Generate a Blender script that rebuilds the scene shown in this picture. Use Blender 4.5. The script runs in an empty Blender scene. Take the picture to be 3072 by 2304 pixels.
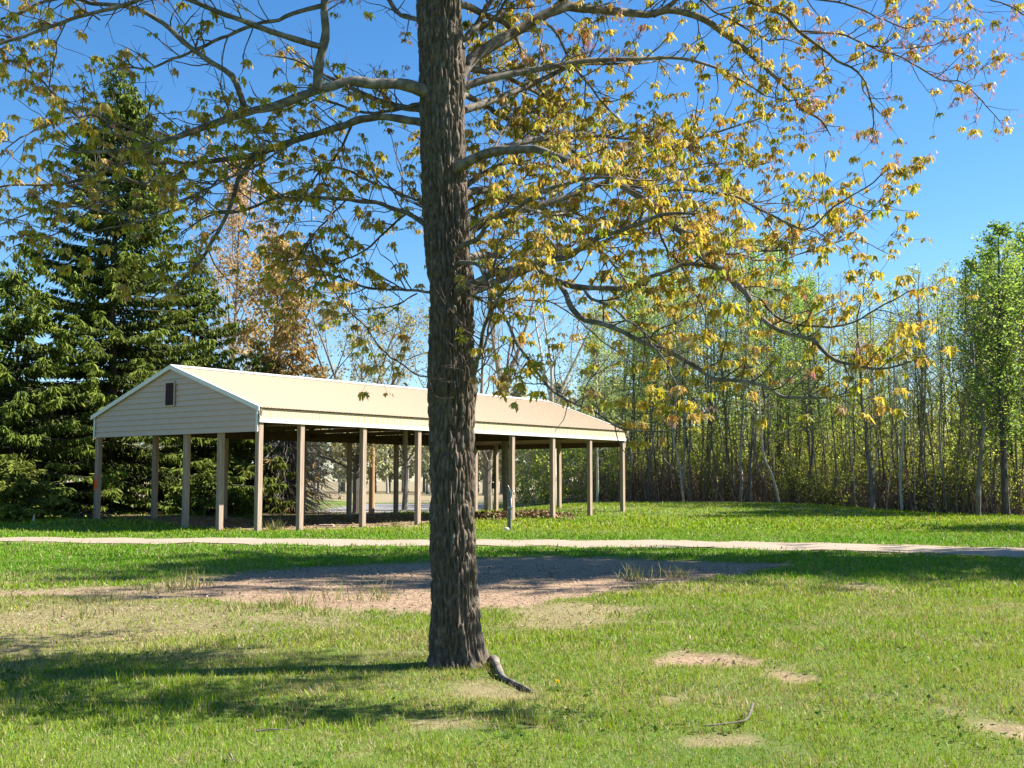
import bpy, math
import numpy as np
R_ = math.radians

# ---------------------------------------------------------------- camera, sky, sun
scene = bpy.context.scene
COL = scene.collection
F_PX, HOR, EYE = 3450.0, 1442.0, 1.6            # focal length and horizon row in photo pixels (3072 x 2304)
PITCH = math.atan((HOR - 1152.0) / F_PX)
cam = bpy.data.cameras.new('camera')
cam.lens = 36.0 * F_PX / 3072.0
cam.sensor_width = 36.0
cam.sensor_fit = 'HORIZONTAL'
cam.clip_start, cam.clip_end = 0.05, 4000.0
camo = bpy.data.objects.new('camera', cam)
camo.location = (0, 0, EYE)
camo.rotation_euler = (math.pi / 2 + PITCH, 0, 0)
COL.objects.link(camo)
scene.camera = camo

SUN_EL = R_(42.0)
SUN_DIR = np.array([0.985, 0.17, 0.0])
SUN_DIR = np.array([SUN_DIR[0] * math.cos(SUN_EL), SUN_DIR[1] * math.cos(SUN_EL), math.sin(SUN_EL)])
world = bpy.data.worlds.new('World')
scene.world = world
world.use_nodes = True
wn = world.node_tree
bg = wn.nodes['Background']
sky = wn.nodes.new('ShaderNodeTexSky')
sky.sky_type = 'NISHITA'
sky.sun_disc = False
sky.sun_elevation = SUN_EL
sky.sun_rotation = math.atan2(SUN_DIR[0], SUN_DIR[1])
sky.altitude = 300.0
sky.air_density = 1.0
sky.dust_density = 0.3
sky.ozone_density = 4.0
hs = wn.nodes.new('ShaderNodeHueSaturation')
hs.inputs['Saturation'].default_value = 1.25
wn.links.new(sky.outputs[0], hs.inputs['Color'])
wn.links.new(hs.outputs[0], bg.inputs[0])
bg.inputs[1].default_value = 0.061
sun = bpy.data.lights.new('sun', 'SUN')
sun.energy = 5.0
sun.angle = R_(0.53)
sun.color = (1.0, 0.94, 0.84)
suno = bpy.data.objects.new('sun', sun)
suno.rotation_euler = (-(math.pi / 2 - SUN_EL), 0, math.atan2(-SUN_DIR[0], SUN_DIR[1]))
suno.location = (20, 10, 30)
COL.objects.link(suno)
scene.view_settings.view_transform = 'Standard'
scene.view_settings.look = 'None'
scene.view_settings.exposure = 1.75
scene.view_settings.gamma = 1.0
scene.cycles.max_bounces = 8
scene.cycles.diffuse_bounces = 4
scene.cycles.transmission_bounces = 5
scene.cycles.transparent_max_bounces = 8
scene.cycles.caustics_reflective = False
scene.cycles.caustics_refractive = False

# ---------------------------------------------------------------- helpers
ST, CT = math.sin(PITCH), math.cos(PITCH)


def ray(px, py):
    dx, dy = (px - 1536.0) / F_PX, (1152.0 - py) / F_PX
    return np.array([dx, CT - dy * ST, ST + dy * CT])


def P(px, py, Y):
    """the point at depth Y metres seen at photo pixel px, py"""
    d = ray(px, py)
    return d * (Y / d[1]) + np.array([0, 0, EYE])


def G(px, py, z=0.0):
    """the point of the ground plane seen at photo pixel px, py"""
    d = ray(px, py)
    return d * ((z - EYE) / d[2]) + np.array([0, 0, EYE])


def proj(p):
    x, y, z = p[..., 0], p[..., 1], p[..., 2] - EYE
    f = np.maximum(y * CT + z * ST, 1e-3)
    return 1536 + F_PX * x / f, 1152 - F_PX * (-y * ST + z * CT) / f


def smooth(a, b, x):
    t = np.clip((x - a) / (b - a), 0, 1)
    return t * t * (3 - 2 * t)


def hash3(i, j, k):
    h = (i.astype(np.int64) * 374761393 + j.astype(np.int64) * 668265263 + k.astype(np.int64) * 2147483647) & 0xffffffff
    h = ((h ^ (h >> 13)) * 1274126177) & 0xffffffff
    h = ((h ^ (h >> 16)) * 2246822519) & 0xffffffff
    return ((h ^ (h >> 15)) & 0xffffff) / float(0xffffff)


def vn(x, y, z=None):
    x = np.asarray(x, float); y = np.asarray(y, float)
    z = np.zeros_like(x) if z is None else np.asarray(z, float)
    i, j, k = np.floor(x).astype(np.int64), np.floor(y).astype(np.int64), np.floor(z).astype(np.int64)
    u, v, w = x - i, y - j, z - k
    u, v, w = u * u * (3 - 2 * u), v * v * (3 - 2 * v), w * w * (3 - 2 * w)
    r = 0
    for a in (0, 1):
        for b in (0, 1):
            for c in (0, 1):
                r = r + hash3(i + a, j + b, k + c) * (u if a else 1 - u) * (v if b else 1 - v) * (w if c else 1 - w)
    return r


def fbm(x, y, z=None, n=4):
    s, a, t = 0, 0.5, 0
    x = np.asarray(x, float); y = np.asarray(y, float)
    z = np.zeros_like(x) if z is None else np.asarray(z, float)
    for i in range(n):
        s = s + a * vn(x + 17.3 * i, y - 9.1 * i, z + 3.7 * i); t += a; a *= .5
        x, y, z = x * 2.03, y * 2.03, z * 2.03
    return s / t


class Acc:
    """collects vertices, faces and a colour per vertex; build() links them as one mesh object"""
    def __init__(self):
        self.v, self.q, self.t, self.c, self.n = [], [], [], [], 0

    def add(self, v, quads=None, tris=None, col=(.5, .5, .5)):
        v = np.asarray(v, float).reshape(-1, 3)
        self.v.append(v)
        c = np.asarray(col, float)
        self.c.append(np.broadcast_to(c, (len(v), 3)) if c.ndim == 1 else c)
        if quads is not None and len(quads): self.q.append(np.asarray(quads, np.int64).reshape(-1, 4) + self.n)
        if tris is not None and len(tris): self.t.append(np.asarray(tris, np.int64).reshape(-1, 3) + self.n)
        self.n += len(v)

    def box(self, a, b, col=(.5, .5, .5)):
        (x0, y0, z0), (x1, y1, z1) = a, b
        v = [(x0, y0, z0), (x1, y0, z0), (x1, y1, z0), (x0, y1, z0), (x0, y0, z1), (x1, y0, z1), (x1, y1, z1), (x0, y1, z1)]
        self.add(v, [(0, 3, 2, 1), (4, 5, 6, 7), (0, 1, 5, 4), (1, 2, 6, 5), (2, 3, 7, 6), (3, 0, 4, 7)], None, col)

    def hexa(self, v, col=(.5, .5, .5)):
        self.add(v, [(0, 3, 2, 1), (4, 5, 6, 7), (0, 1, 5, 4), (1, 2, 6, 5), (2, 3, 7, 6), (3, 0, 4, 7)], None, col)

    def beam(self, a, b, w, h, col=(.5, .5, .5)):
        a, b = np.asarray(a, float), np.asarray(b, float)
        d = (b - a) / np.linalg.norm(b - a)
        s = np.cross(d, (0, 0, 1.0))
        if np.linalg.norm(s) < 1e-3: s = np.array([1.0, 0, 0])
        s = s / np.linalg.norm(s) * w / 2
        u = np.cross(s, d); u = u / np.linalg.norm(u) * h / 2
        self.hexa([a - s - u, a + s - u, a + s + u, a - s + u, b - s - u, b + s - u, b + s + u, b - s + u], col)

    def tube(self, pts, rad, sides=6, col=(.5, .5, .5), cap=True):
        pts = np.asarray(pts, float)
        n = len(pts)
        rad = np.broadcast_to(np.asarray(rad, float), (n,))
        t = np.gradient(pts, axis=0)
        t /= np.linalg.norm(t, axis=1)[:, None] + 1e-9
        ref = np.array([0, 0, 1.0]) if abs(t[0][2]) < .9 else np.array([1.0, 0, 0])
        a = np.empty((n, 3)); p = ref
        for i in range(n):
            p = p - t[i] * np.dot(p, t[i]); p = p / (np.linalg.norm(p) + 1e-9); a[i] = p
        b = np.cross(t, a)
        th = np.arange(sides) * 2 * np.pi / sides
        v = pts[:, None, :] + rad[:, None, None] * (np.cos(th)[None, :, None] * a[:, None, :] + np.sin(th)[None, :, None] * b[:, None, :])
        i = np.arange(n - 1)[:, None] * sides; j = np.arange(sides)[None, :]; j2 = (j + 1) % sides
        q = np.stack([i + j, i + j2, i + sides + j2, i + sides + j], -1).reshape(-1, 4)
        v = v.reshape(-1, 3); tr = None
        if cap:
            v = np.vstack([v, pts[-1] + t[-1] * rad[-1] * .5])
            jj = np.arange(sides); tr = np.stack([(n - 1) * sides + jj, (n - 1) * sides + (jj + 1) % sides, np.full(sides, n * sides)], -1)
        self.add(v, q, tr, col)

    def inst(self, tv, tt, pos, rot, scale, col):
        """many copies of one triangle template: pos (N,3), rot (N,3,3) columns = axes, scale (N,), col (N,3)"""
        N, m = len(pos), len(tv)
        if N == 0: return
        scale = np.asarray(scale, float)
        sc = scale[:, None, None] if scale.ndim == 1 else scale[:, None, :]
        v = np.einsum('nij,nmj->nmi', rot, tv[None] * sc) + pos[:, None, :]
        t = (np.arange(N)[:, None, None] * m + tt[None]).reshape(-1, 3)
        self.add(v.reshape(-1, 3), None, t, np.repeat(col, m, axis=0))

    def build(self, name, mat, parent=None, smooth=False, link=True):
        me = bpy.data.meshes.new(name)
        v = np.concatenate(self.v)
        q = np.concatenate(self.q) if self.q else np.zeros((0, 4), np.int64)
        t = np.concatenate(self.t) if self.t else np.zeros((0, 3), np.int64)
        me.vertices.add(len(v)); me.vertices.foreach_set('co', v.astype(np.float32).ravel())
        me.loops.add(q.size + t.size)
        me.loops.foreach_set('vertex_index', np.concatenate([q.ravel(), t.ravel()]).astype(np.int32))
        me.polygons.add(len(q) + len(t))
        me.polygons.foreach_set('loop_start', np.concatenate([np.arange(len(q)) * 4, q.size + np.arange(len(t)) * 3]).astype(np.int32))
        me.polygons.foreach_set('use_smooth', np.full(len(q) + len(t), bool(smooth)))
        c = np.concatenate(self.c)
        at = me.color_attributes.new('Col', 'FLOAT_COLOR', 'POINT')
        at.data.foreach_set('color', np.hstack([c, np.ones((len(c), 1))]).astype(np.float32).ravel())
        me.update(calc_edges=True)
        me.materials.append(mat)
        return mesh_obj(name, me, parent)


def mesh_obj(name, me, parent=None):
    o = bpy.data.objects.new(name, me)
    COL.objects.link(o)
    if parent is not None: o.parent = parent
    return o


def tag(o, label=None, cat=None, group=None, kind=None):
    if label: o['label'] = label
    if cat: o['category'] = cat
    if group: o['group'] = group
    if kind: o['kind'] = kind
    return o


def thing(name, loc, label, cat, group=None, rz=0.0):
    o = bpy.data.objects.new(name, None)
    o.empty_display_size = .3
    o.location = loc; o.rotation_euler = (0, 0, rz)
    COL.objects.link(o)
    return tag(o, label, cat, group)


def dup(root, loc, rz=0.0, sc=1.0, label=None, group=None, tilt=(0, 0)):
    r = root.copy(); COL.objects.link(r)
    r.location = loc; r.rotation_euler = (tilt[0], tilt[1], rz)
    r.scale = (sc, sc, sc) if np.isscalar(sc) else sc
    if label: r['label'] = label
    if group: r['group'] = group
    for ch in list(root.children):
        c = ch.copy(); COL.objects.link(c); c.parent = r
    return r


def frames(d, rng, up=None):
    """rotation matrices whose y axis is d and whose roll is random (or whose z axis leans to up)"""
    d = d / (np.linalg.norm(d, axis=1)[:, None] + 1e-9)
    a = rng.normal(size=d.shape) if up is None else up
    x = np.cross(d, a); x /= np.linalg.norm(x, axis=1)[:, None] + 1e-9
    z = np.cross(x, d)
    return np.stack([x, d, z], -1)


# ---------------------------------------------------------------- materials
def new_mat(name):
    m = bpy.data.materials.new(name); m.use_nodes = True
    nt = m.node_tree
    return m, nt, nt.nodes['Principled BSDF'], nt.nodes['Material Output']


def ramp(nt, fac, stops):
    r = nt.nodes.new('ShaderNodeValToRGB')
    while len(r.color_ramp.elements) < len(stops): r.color_ramp.elements.new(.5)
    for e, (p, c) in zip(r.color_ramp.elements, stops):
        e.position = p; e.color = (*c, 1)
    nt.links.new(fac, r.inputs[0])
    return r.outputs[0]


def noise(nt, scale, detail=4, rough=.55, vec=None, kind='ShaderNodeTexNoise'):
    n = nt.nodes.new(kind)
    n.inputs['Scale'].default_value = scale
    if 'Detail' in n.inputs: n.inputs['Detail'].default_value = detail
    if 'Roughness' in n.inputs: n.inputs['Roughness'].default_value = rough
    if vec is not None: nt.links.new(vec, n.inputs['Vector'])
    return n.outputs[0]


def coords(nt, scale=(1, 1, 1), out='Object'):
    tc = nt.nodes.new('ShaderNodeTexCoord'); mp = nt.nodes.new('ShaderNodeMapping')
    mp.inputs['Scale'].default_value = scale
    nt.links.new(tc.outputs[out], mp.inputs[0])
    return mp.outputs[0]


def bump(nt, bsdf, h, strength=.5, dist=.01):
    b = nt.nodes.new('ShaderNodeBump'); b.inputs['Strength'].default_value = strength; b.inputs['Distance'].default_value = dist
    nt.links.new(h, b.inputs['Height']); nt.links.new(b.outputs[0], bsdf.inputs['Normal'])


def mixc(nt, fac, a, b, mode='MIX'):
    m = nt.nodes.new('ShaderNodeMix'); m.data_type = 'RGBA'; m.blend_type = mode
    for s, x in ((m.inputs[0], fac), (m.inputs[6], a), (m.inputs[7], b)):
        if isinstance(x, (int, float)): s.default_value = x
        elif isinstance(x, tuple): s.default_value = (*x, 1)
        else: nt.links.new(x, s)
    return m.outputs[2]


def mathn(nt, op, a, b):
    m = nt.nodes.new('ShaderNodeMath'); m.operation = op
    for s, x in ((m.inputs[0], a), (m.inputs[1], b)):
        if isinstance(x, (int, float)): s.default_value = x
        else: nt.links.new(x, s)
    return m.outputs[0]


def leaf_mat(name, trans=.4, rough=.5, tint=(1.15, 1.1, .8)):
    m, nt, b, out = new_mat(name)
    a = nt.nodes.new('ShaderNodeAttribute'); a.attribute_name = 'Col'
    nt.links.new(a.outputs['Color'], b.inputs['Base Color'])
    b.inputs['Roughness'].default_value = rough
    b.inputs['Specular IOR Level'].default_value = .15
    tr = nt.nodes.new('ShaderNodeBsdfTranslucent')
    c = mixc(nt, 1.0, a.outputs['Color'], tint, 'MULTIPLY')
    nt.links.new(c, tr.inputs[0])
    mx = nt.nodes.new('ShaderNodeMixShader'); mx.inputs[0].default_value = trans
    nt.links.new(b.outputs[0], mx.inputs[1]); nt.links.new(tr.outputs[0], mx.inputs[2])
    nt.links.new(mx.outputs[0], out.inputs[0])
    return m


def bark_mat(name, stops, scale=(14, 14, 2.5), bumpd=.01, rough=.9):
    m, nt, b, out = new_mat(name)
    v = coords(nt, scale)
    n = noise(nt, 1.0, 6, .65, v)
    c = ramp(nt, n, stops)
    big = noise(nt, .9, 3, .5, coords(nt, (1.5, 1.5, 1.0)))
    c = mixc(nt, mathn(nt, 'MULTIPLY', big, .45), c, tuple(np.array(stops[0][1]) * .9))
    nt.links.new(c, b.inputs['Base Color'])
    b.inputs['Roughness'].default_value = rough
    b.inputs['Specular IOR Level'].default_value = .2
    bump(nt, b, n, .7, bumpd)
    return m


M = {}
M['bark'] = bark_mat('maple_bark', [(.25, (.04, .03, .022)), (.5, (.115, .09, .067)), (.75, (.29, .245, .195))], (34, 34, 12), .008)
M['limb'] = bark_mat('limb_bark', [(.3, (.055, .045, .036)), (.48, (.15, .128, .105)), (.72, (.33, .30, .26))], (11, 11, 11), .006)
M['twig'] = bark_mat('twig_bark', [(.3, (.07, .05, .04)), (.7, (.16, .125, .10))], (20, 20, 20), .001)
M['darkbark'] = bark_mat('dark_bark', [(.3, (.035, .03, .025)), (.5, (.085, .072, .06)), (.75, (.17, .15, .13))], (6, 6, 1.2), .02)
M['woodbark'] = bark_mat('woodland_bark', [(.3, (.07, .058, .046)), (.5, (.17, .145, .115)), (.75, (.32, .29, .25))], (6, 6, 1.2), .02)
M['palebark'] = bark_mat('pale_bark', [(.28, (.09, .08, .065)), (.42, (.42, .39, .33)), (.75, (.66, .63, .55))], (3, 3, 5), .01)
M['greytwig'] = bark_mat('grey_twigs', [(.3, (.13, .11, .09)), (.7, (.28, .25, .21))], (4, 4, 4), .005)
M['hazetwig'] = bark_mat('haze_pale_far_twigs', [(.3, (.28, .26, .22)), (.7, (.42, .40, .35))], (4, 4, 4), .005)  # bark paled so that distance haze sits in the colour
M['redtwig'] = bark_mat('red_twigs', [(.3, (.20, .15, .11)), (.7, (.36, .29, .23))], (4, 4, 4), .005)
M['leaf'] = leaf_mat('maple_leaf', .5, .45, (1.25, 1.05, .6))
M['seed'] = leaf_mat('maple_seed', .35, .5, (1.1, .9, .9))
M['green'] = leaf_mat('fresh_leaves', .55)
M['needle'] = leaf_mat('spruce_needles', .25, .8)
M['grass'] = leaf_mat('grass_blades', .35, .5)
M['litter'] = leaf_mat('dead_leaves', .1, .8, (1, 1, 1))


def ground_mat():
    m, nt, b, out = new_mat('ground_surface')
    a = nt.nodes.new('ShaderNodeAttribute'); a.attribute_name = 'Col'
    s = nt.nodes.new('ShaderNodeSeparateColor'); nt.links.new(a.outputs['Color'], s.inputs[0])
    v = coords(nt)
    n1 = noise(nt, .55, 5, .6, v); n2 = noise(nt, 7, 6, .7, v); n3 = noise(nt, 45, 4, .7, v)
    grass = ramp(nt, n1, [(.3, (.062, .115, .020)), (.5, (.115, .175, .032)), (.72, (.20, .215, .055))])
    grass = mixc(nt, mathn(nt, 'MULTIPLY', n3, .7), grass, (.05, .085, .015))
    dirt = ramp(nt, n2, [(.25, (.17, .115, .078)), (.5, (.31, .215, .14)), (.75, (.46, .335, .22))])
    dirt = mixc(nt, mathn(nt, 'MULTIPLY', n3, .45), dirt, (.17, .115, .08))
    lit = ramp(nt, n2, [(.3, (.05, .035, .022)), (.7, (.15, .105, .065))])
    straw = ramp(nt, n2, [(.3, (.17, .14, .085)), (.7, (.27, .23, .14))])
    c = mixc(nt, s.outputs[0], grass, dirt)
    c = mixc(nt, s.outputs[1], c, lit)
    c = mixc(nt, s.outputs[2], c, straw)
    nt.links.new(c, b.inputs['Base Color'])
    b.inputs['Roughness'].default_value = .95
    b.inputs['Specular IOR Level'].default_value = .1
    bump(nt, b, mathn(nt, 'ADD', n2, mathn(nt, 'MULTIPLY', n3, .6)), .9, .03)
    return m


def speck_mat(name, stops, sc=60, bumpd=.01):
    m, nt, b, out = new_mat(name)
    v = coords(nt)
    n = noise(nt, sc, 3, .7, v); n0 = noise(nt, .8, 4, .6, v)
    c = ramp(nt, n, stops)
    c = mixc(nt, mathn(nt, 'MULTIPLY', n0, .4), c, tuple(np.array(stops[0][1]) * .8))
    nt.links.new(c, b.inputs['Base Color']); b.inputs['Roughness'].default_value = .95
    b.inputs['Specular IOR Level'].default_value = .1
    bump(nt, b, n, .8, bumpd)
    return m


def paint_mat(name, col, rough=.5, dirt=.25, dark=None, sc=(1, 1, 1), metal=0.0):
    m, nt, b, out = new_mat(name)
    v = coords(nt, sc)
    n = noise(nt, 2.2, 6, .65, v); n2 = noise(nt, 19, 4, .6, v)
    f = mathn(nt, 'MULTIPLY', mathn(nt, 'MULTIPLY', n, n2), dirt * 3)
    c = mixc(nt, f, col, dark or tuple(np.array(col) * .45))
    nt.links.new(c, b.inputs['Base Color']); b.inputs['Roughness'].default_value = rough
    b.inputs['Metallic'].default_value = metal
    b.inputs['Specular IOR Level'].default_value = .35
    if name != 'cream_sheet_metal': bump(nt, b, n2, .12, .004)
    return m


def wood_mat(name, a, b_, sc=(22, 22, 1.4)):
    m, nt, b, out = new_mat(name)
    n = noise(nt, 1.0, 6, .7, coords(nt, sc)); n2 = noise(nt, 1.3, 3, .5, coords(nt, (1, 1, .8)))
    c = ramp(nt, n, [(.3, a), (.7, b_)])
    c = mixc(nt, mathn(nt, 'MULTIPLY', n2, .4), c, tuple(np.array(a) * .8))
    nt.links.new(c, b.inputs['Base Color']); b.inputs['Roughness'].default_value = .85
    b.inputs['Specular IOR Level'].default_value = .2
    bump(nt, b, n, .5, .006)
    return m


M['ground'] = ground_mat()
M['gravel'] = speck_mat('gravel', [(.3, (.20, .155, .115)), (.5, (.33, .265, .20)), (.7, (.45, .38, .30))], 40, .012)
M['asphalt'] = speck_mat('asphalt', [(.3, (.17, .165, .16)), (.7, (.26, .255, .25))], 20)
M['shoulder'] = speck_mat('road_shoulder', [(.3, (.40, .37, .32)), (.7, (.58, .54, .48))], 20)
M['roof'] = paint_mat('cream_sheet_metal', (.52, .40, .265), .45, .12, (.38, .30, .20))
M['white'] = paint_mat('white_trim', (.66, .64, .60), .5, .3)
M['siding'] = paint_mat('cream_siding', (.50, .375, .295), .6, .38, (.29, .225, .18), (1, 1, 2))
M['fascia'] = paint_mat('cream_fascia', (.50, .40, .255), .5, .14, (.45, .37, .25))
M['post'] = wood_mat('weathered_post', (.22, .16, .12), (.44, .34, .26))
M['oldwood'] = wood_mat('grey_wood', (.13, .115, .10), (.28, .25, .22))
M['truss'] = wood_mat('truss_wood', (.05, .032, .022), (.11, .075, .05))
M['brown'] = paint_mat('brown_vent', (.04, .02, .015), .8, .2)
M['metal'] = paint_mat('galvanised', (.42, .43, .44), .4, .3, None, (3, 3, 3), .6)
M['pvc'] = paint_mat('white_pipe', (.78, .77, .73), .4, .2)
M['orange'] = paint_mat('orange_marking', (.85, .10, .02), .5, .1)
M['concrete'] = paint_mat('concrete_block', (.47, .34, .27), .9, .3)
M['stone'] = paint_mat('pale_stone', (.6, .58, .54), .9, .3)
M['darkbox'] = paint_mat('dark_box', (.05, .045, .04), .6, .2)
M['yellow'] = leaf_mat('dandelion_petals', .2)
M['pole'] = wood_mat('pole_wood', (.26, .15, .08), (.46, .30, .17))


# ---------------------------------------------------------------- ground
def poly(pts): return np.array([G(x, y)[:2] for x, y in pts])


def sdf(pl, x, y):
    """signed distance (positive inside) of points to a polygon"""
    d = np.full(x.shape, 1e9); ins = np.zeros(x.shape, bool)
    n = len(pl)
    for i in range(n):
        a, b = pl[i], pl[(i + 1) % n]
        ex, ey = b - a
        wx, wy = x - a[0], y - a[1]
        t = np.clip((wx * ex + wy * ey) / (ex * ex + ey * ey + 1e-12), 0, 1)
        d = np.minimum(d, np.hypot(wx - ex * t, wy - ey * t))
        c = ((a[1] <= y) & (b[1] > y)) | ((b[1] <= y) & (a[1] > y))
        ins ^= c & (x < a[0] + (y - a[1]) / (ey + 1e-12) * ex)
    return np.where(ins, d, -d)


# bare earth: the worn patch behind the maple, the arm to its left and the sandy scars at the right (soft edge width, strength)
DIRT = [
    (poly([(470, 1752), (720, 1716), (1000, 1698), (1300, 1682), (1500, 1668), (1800, 1672), (2050, 1680), (2340, 1692), (2330, 1704), (2150, 1735), (1930, 1765), (1760, 1795), (1520, 1825), (1300, 1845), (1000, 1835), (760, 1808), (560, 1790)]), .5, 1.0),
    (poly([(-300, 1775), (60, 1768), (300, 1760), (560, 1762), (640, 1796), (400, 1802), (100, 1792), (-300, 1790)]), .35, .8),
    (poly([(-300, 1830), (150, 1815), (600, 1800), (1100, 1830), (1080, 1880), (700, 1890), (350, 1930), (120, 1985), (-300, 1990)]), .8, .56),
    (poly([(1500, 1815), (1750, 1800), (1950, 1820), (1850, 1880), (1600, 1900), (1520, 1860)]), .35, .62),
    (poly([(1960, 1975), (2040, 1955), (2150, 1965), (2260, 1975), (2400, 2010), (2450, 2040), (2390, 2045), (2260, 2010), (2100, 1995), (1970, 1998)]), .10, .95),
    (poly([(2830, 2125), (2920, 2150), (3072, 2172), (3300, 2200), (3300, 2240), (3040, 2205), (2900, 2180)]), .10, .85),
    (poly([(1330, 2050), (1450, 2030), (1620, 2075), (1640, 2110), (1480, 2110), (1330, 2100)]), .16, .6),
    (poly([(2600, 2085), (2665, 2078), (2670, 2100), (2605, 2102)]), .05, .9),
    (poly([(1240, 2158), (1330, 2150), (1420, 2180), (1580, 2185), (1570, 2195), (1300, 2190)]), .05, .6),
    (poly([(2080, 2215), (2240, 2205), (2250, 2228), (2090, 2235)]), .06, .6),
    (poly([(2000, 2090), (2070, 2075), (2080, 2100), (2010, 2110)]), .05, .6),
    (poly([(2260, 1922), (2350, 1926), (2380, 1944), (2280, 1940)]), .1, .55),
    (poly([(2810, 1930), (3000, 1925), (2980, 1950), (2830, 1948)]), .15, .4),
    (poly([(2520, 1748), (2620, 1752), (2740, 1790), (2600, 1775), (2500, 1765)]), .25, .6),
    (poly([(900, 1560), (1300, 1556), (1290, 1580), (950, 1590), (700, 1592), (560, 1580)]), .8, .7),
    (poly([(-400, 1611), (1500, 1618), (2200, 1624), (3400, 1650), (3400, 1686), (2200, 1650), (1500, 1642), (-400, 1632)]), .5, .55),
]
# pavilion axes, needed for the soil under its roof
ANG, LEN, WID = 0.917, 21.6, 8.94
NEAR = np.array([-7.937, 36.04])
UX, WX = np.array([math.cos(ANG), math.sin(ANG)]), np.array([-math.sin(ANG), math.cos(ANG)])


def edge_depth(x):
    """depth of the front edge of the wood at the right"""
    return np.interp(x, [-5, 4, 10, 14, 19, 22, 26, 40, 70], [70, 68, 67, 65, 60, 54, 49, 40, 25])


def gz(x, y):
    z = (fbm(x * .9, y * .9, n=3) - .5) * .05 * smooth(1, 4, y)
    z = z + .40 * smooth(50, 58, y + .25 * np.maximum(0, 8 - x)) * smooth(-3, 5, x) * (1 - smooth(13.5, 21, x - .12 * (y - 56)))
    z = z + .20 * smooth(36, 41, y) * (1 - smooth(-14, -9, x))
    return z


def weights(x, y):
    nz = fbm(x * 1.3, y * 1.3, n=4) - .5
    nf = fbm(x * 5 + 40, y * 5, n=3) - .5
    d = np.zeros(x.shape)
    for pl, soft, s in DIRT:
        lo, hi = pl.min(0) - 2, pl.max(0) + 2
        k = (x > lo[0]) & (x < hi[0]) & (y > lo[1]) & (y < hi[1])
        if not k.any(): continue
        sd = sdf(pl, x[k], y[k])
        # distances shrink along the view in the picture: widen the noise with distance
        d[k] = np.maximum(d[k], s * smooth(-soft, soft, sd + nz[k] * 1.8 * max(soft, .3) + nf[k] * 1.1 * max(soft, .3)))
    d = np.maximum(d, .35 * smooth(.64, .74, fbm(x * 2.2 + 9, y * 2.2 + 5, n=4)) * (y < 30))
    rel = np.stack([x - NEAR[0], y - NEAR[1]], -1)
    a, b = rel @ UX, rel @ WX
    d = np.maximum(d, .85 * smooth(.2, 1.6, a + nz * 2) * (1 - smooth(LEN - 7, LEN - 4, a + nz * 3)) * smooth(.4, 1.4, b + nz * 2) * (1 - smooth(WID - .3, WID + 1.5, b)))
    e = edge_depth(x)
    l = smooth(-.6, 1.5, y - e + nz * 3) * (x > 2)
    l = np.maximum(l, smooth(0, 2.0, np.minimum(y - 41.3 - np.maximum(0, x + 16) * 1.1, 75 - y) + nz * 2) * (x < -6) * (y < 62))
    s = smooth(82, 85, y) * (x < 6) + .35 * smooth(.5, .65, fbm(x * .25, y * .25, n=3)) * smooth(44, 56, y)
    return d, l, np.clip(s, 0, 1)


xs = np.concatenate([-np.geomspace(900, 14, 60), np.arange(-13.9, 13.9, .16), np.geomspace(14, 900, 60)])
ys = np.concatenate([[-300, -100, -40, -15, -6, -2, 1, 2.5], np.arange(4, 30, .16), np.arange(30, 90, .8), np.geomspace(90, 2500, 50)])
gx, gy = np.meshgrid(xs, ys)
gx, gy = gx.ravel(), gy.ravel()
d_, l_, s_ = weights(gx, gy)
gzz = gz(gx, gy) - .02 * smooth(.3, .9, d_) * (gy < 30) + (fbm(gx * 4, gy * 4, n=3) - .5) * .035 * d_ * (gy < 32)
nx_, ny_ = len(xs), len(ys)
i_ = (np.arange(ny_ - 1)[:, None] * nx_ + np.arange(nx_ - 1)[None, :]).ravel()
ga = Acc()
ga.add(np.stack([gx, gy, gzz], -1), np.stack([i_, i_ + 1, i_ + nx_ + 1, i_ + nx_], -1), None, np.stack([d_, l_, s_], -1))
tag(ga.build('ground', M['ground'], smooth=True), kind='structure')

# gravel drive across the lawn: a strip laid on the ground with ragged edges
up = [(-900, 1611), (0, 1613), (600, 1615), (1000, 1619), (1500, 1621), (2000, 1623), (2400, 1629), (2800, 1639), (3072, 1647), (3700, 1668)]
lo = [(-900, 1625), (0, 1627), (500, 1631), (1000, 1635), (1500, 1639), (2000, 1642), (2400, 1650), (2800, 1662), (3072, 1672), (3700, 1696)]
A, B = np.array([G(*p)[:2] for p in up]), np.array([G(*p)[:2] for p in lo])
tx = np.arange(-26, 24, .15)
ya, yb = np.interp(tx, A[:, 0], A[:, 1]), np.interp(tx, B[:, 0], B[:, 1])
ya = ya + (fbm(tx * 1.1, tx * 0 + 3, n=4) - .5) * 1.8; yb = yb + (fbm(tx * 1.1, tx * 0 + 8, n=4) - .5) * 1.8
rows = []
for k in np.linspace(0, 1, 9):
    y = yb + (ya - yb) * k
    rows.append(np.stack([tx, y, gz(tx, y) + .012 + .012 * math.sin(k * math.pi)], -1))
dv = np.array(rows); n_ = len(tx)
i_ = (np.arange(8)[:, None] * n_ + np.arange(n_ - 1)[None, :]).ravel()
da = Acc(); da.add(dv.reshape(-1, 3), np.stack([i_, i_ + 1, i_ + n_ + 1, i_ + n_], -1))
tag(da.build('gravel_drive', M['gravel'], smooth=True), kind='structure')

# paved road beyond the pavilion, with a pale shoulder
ra = Acc(); ra.box((-140, 60.5, -.2), (1.5, 79, .03)); tag(ra.build('road', M['asphalt']), kind='structure')
ra = Acc(); ra.box((-140, 58.3, -.2), (1.5, 60.5, .02)); tag(ra.build('road_shoulder', M['shoulder']), kind='structure')

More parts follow.
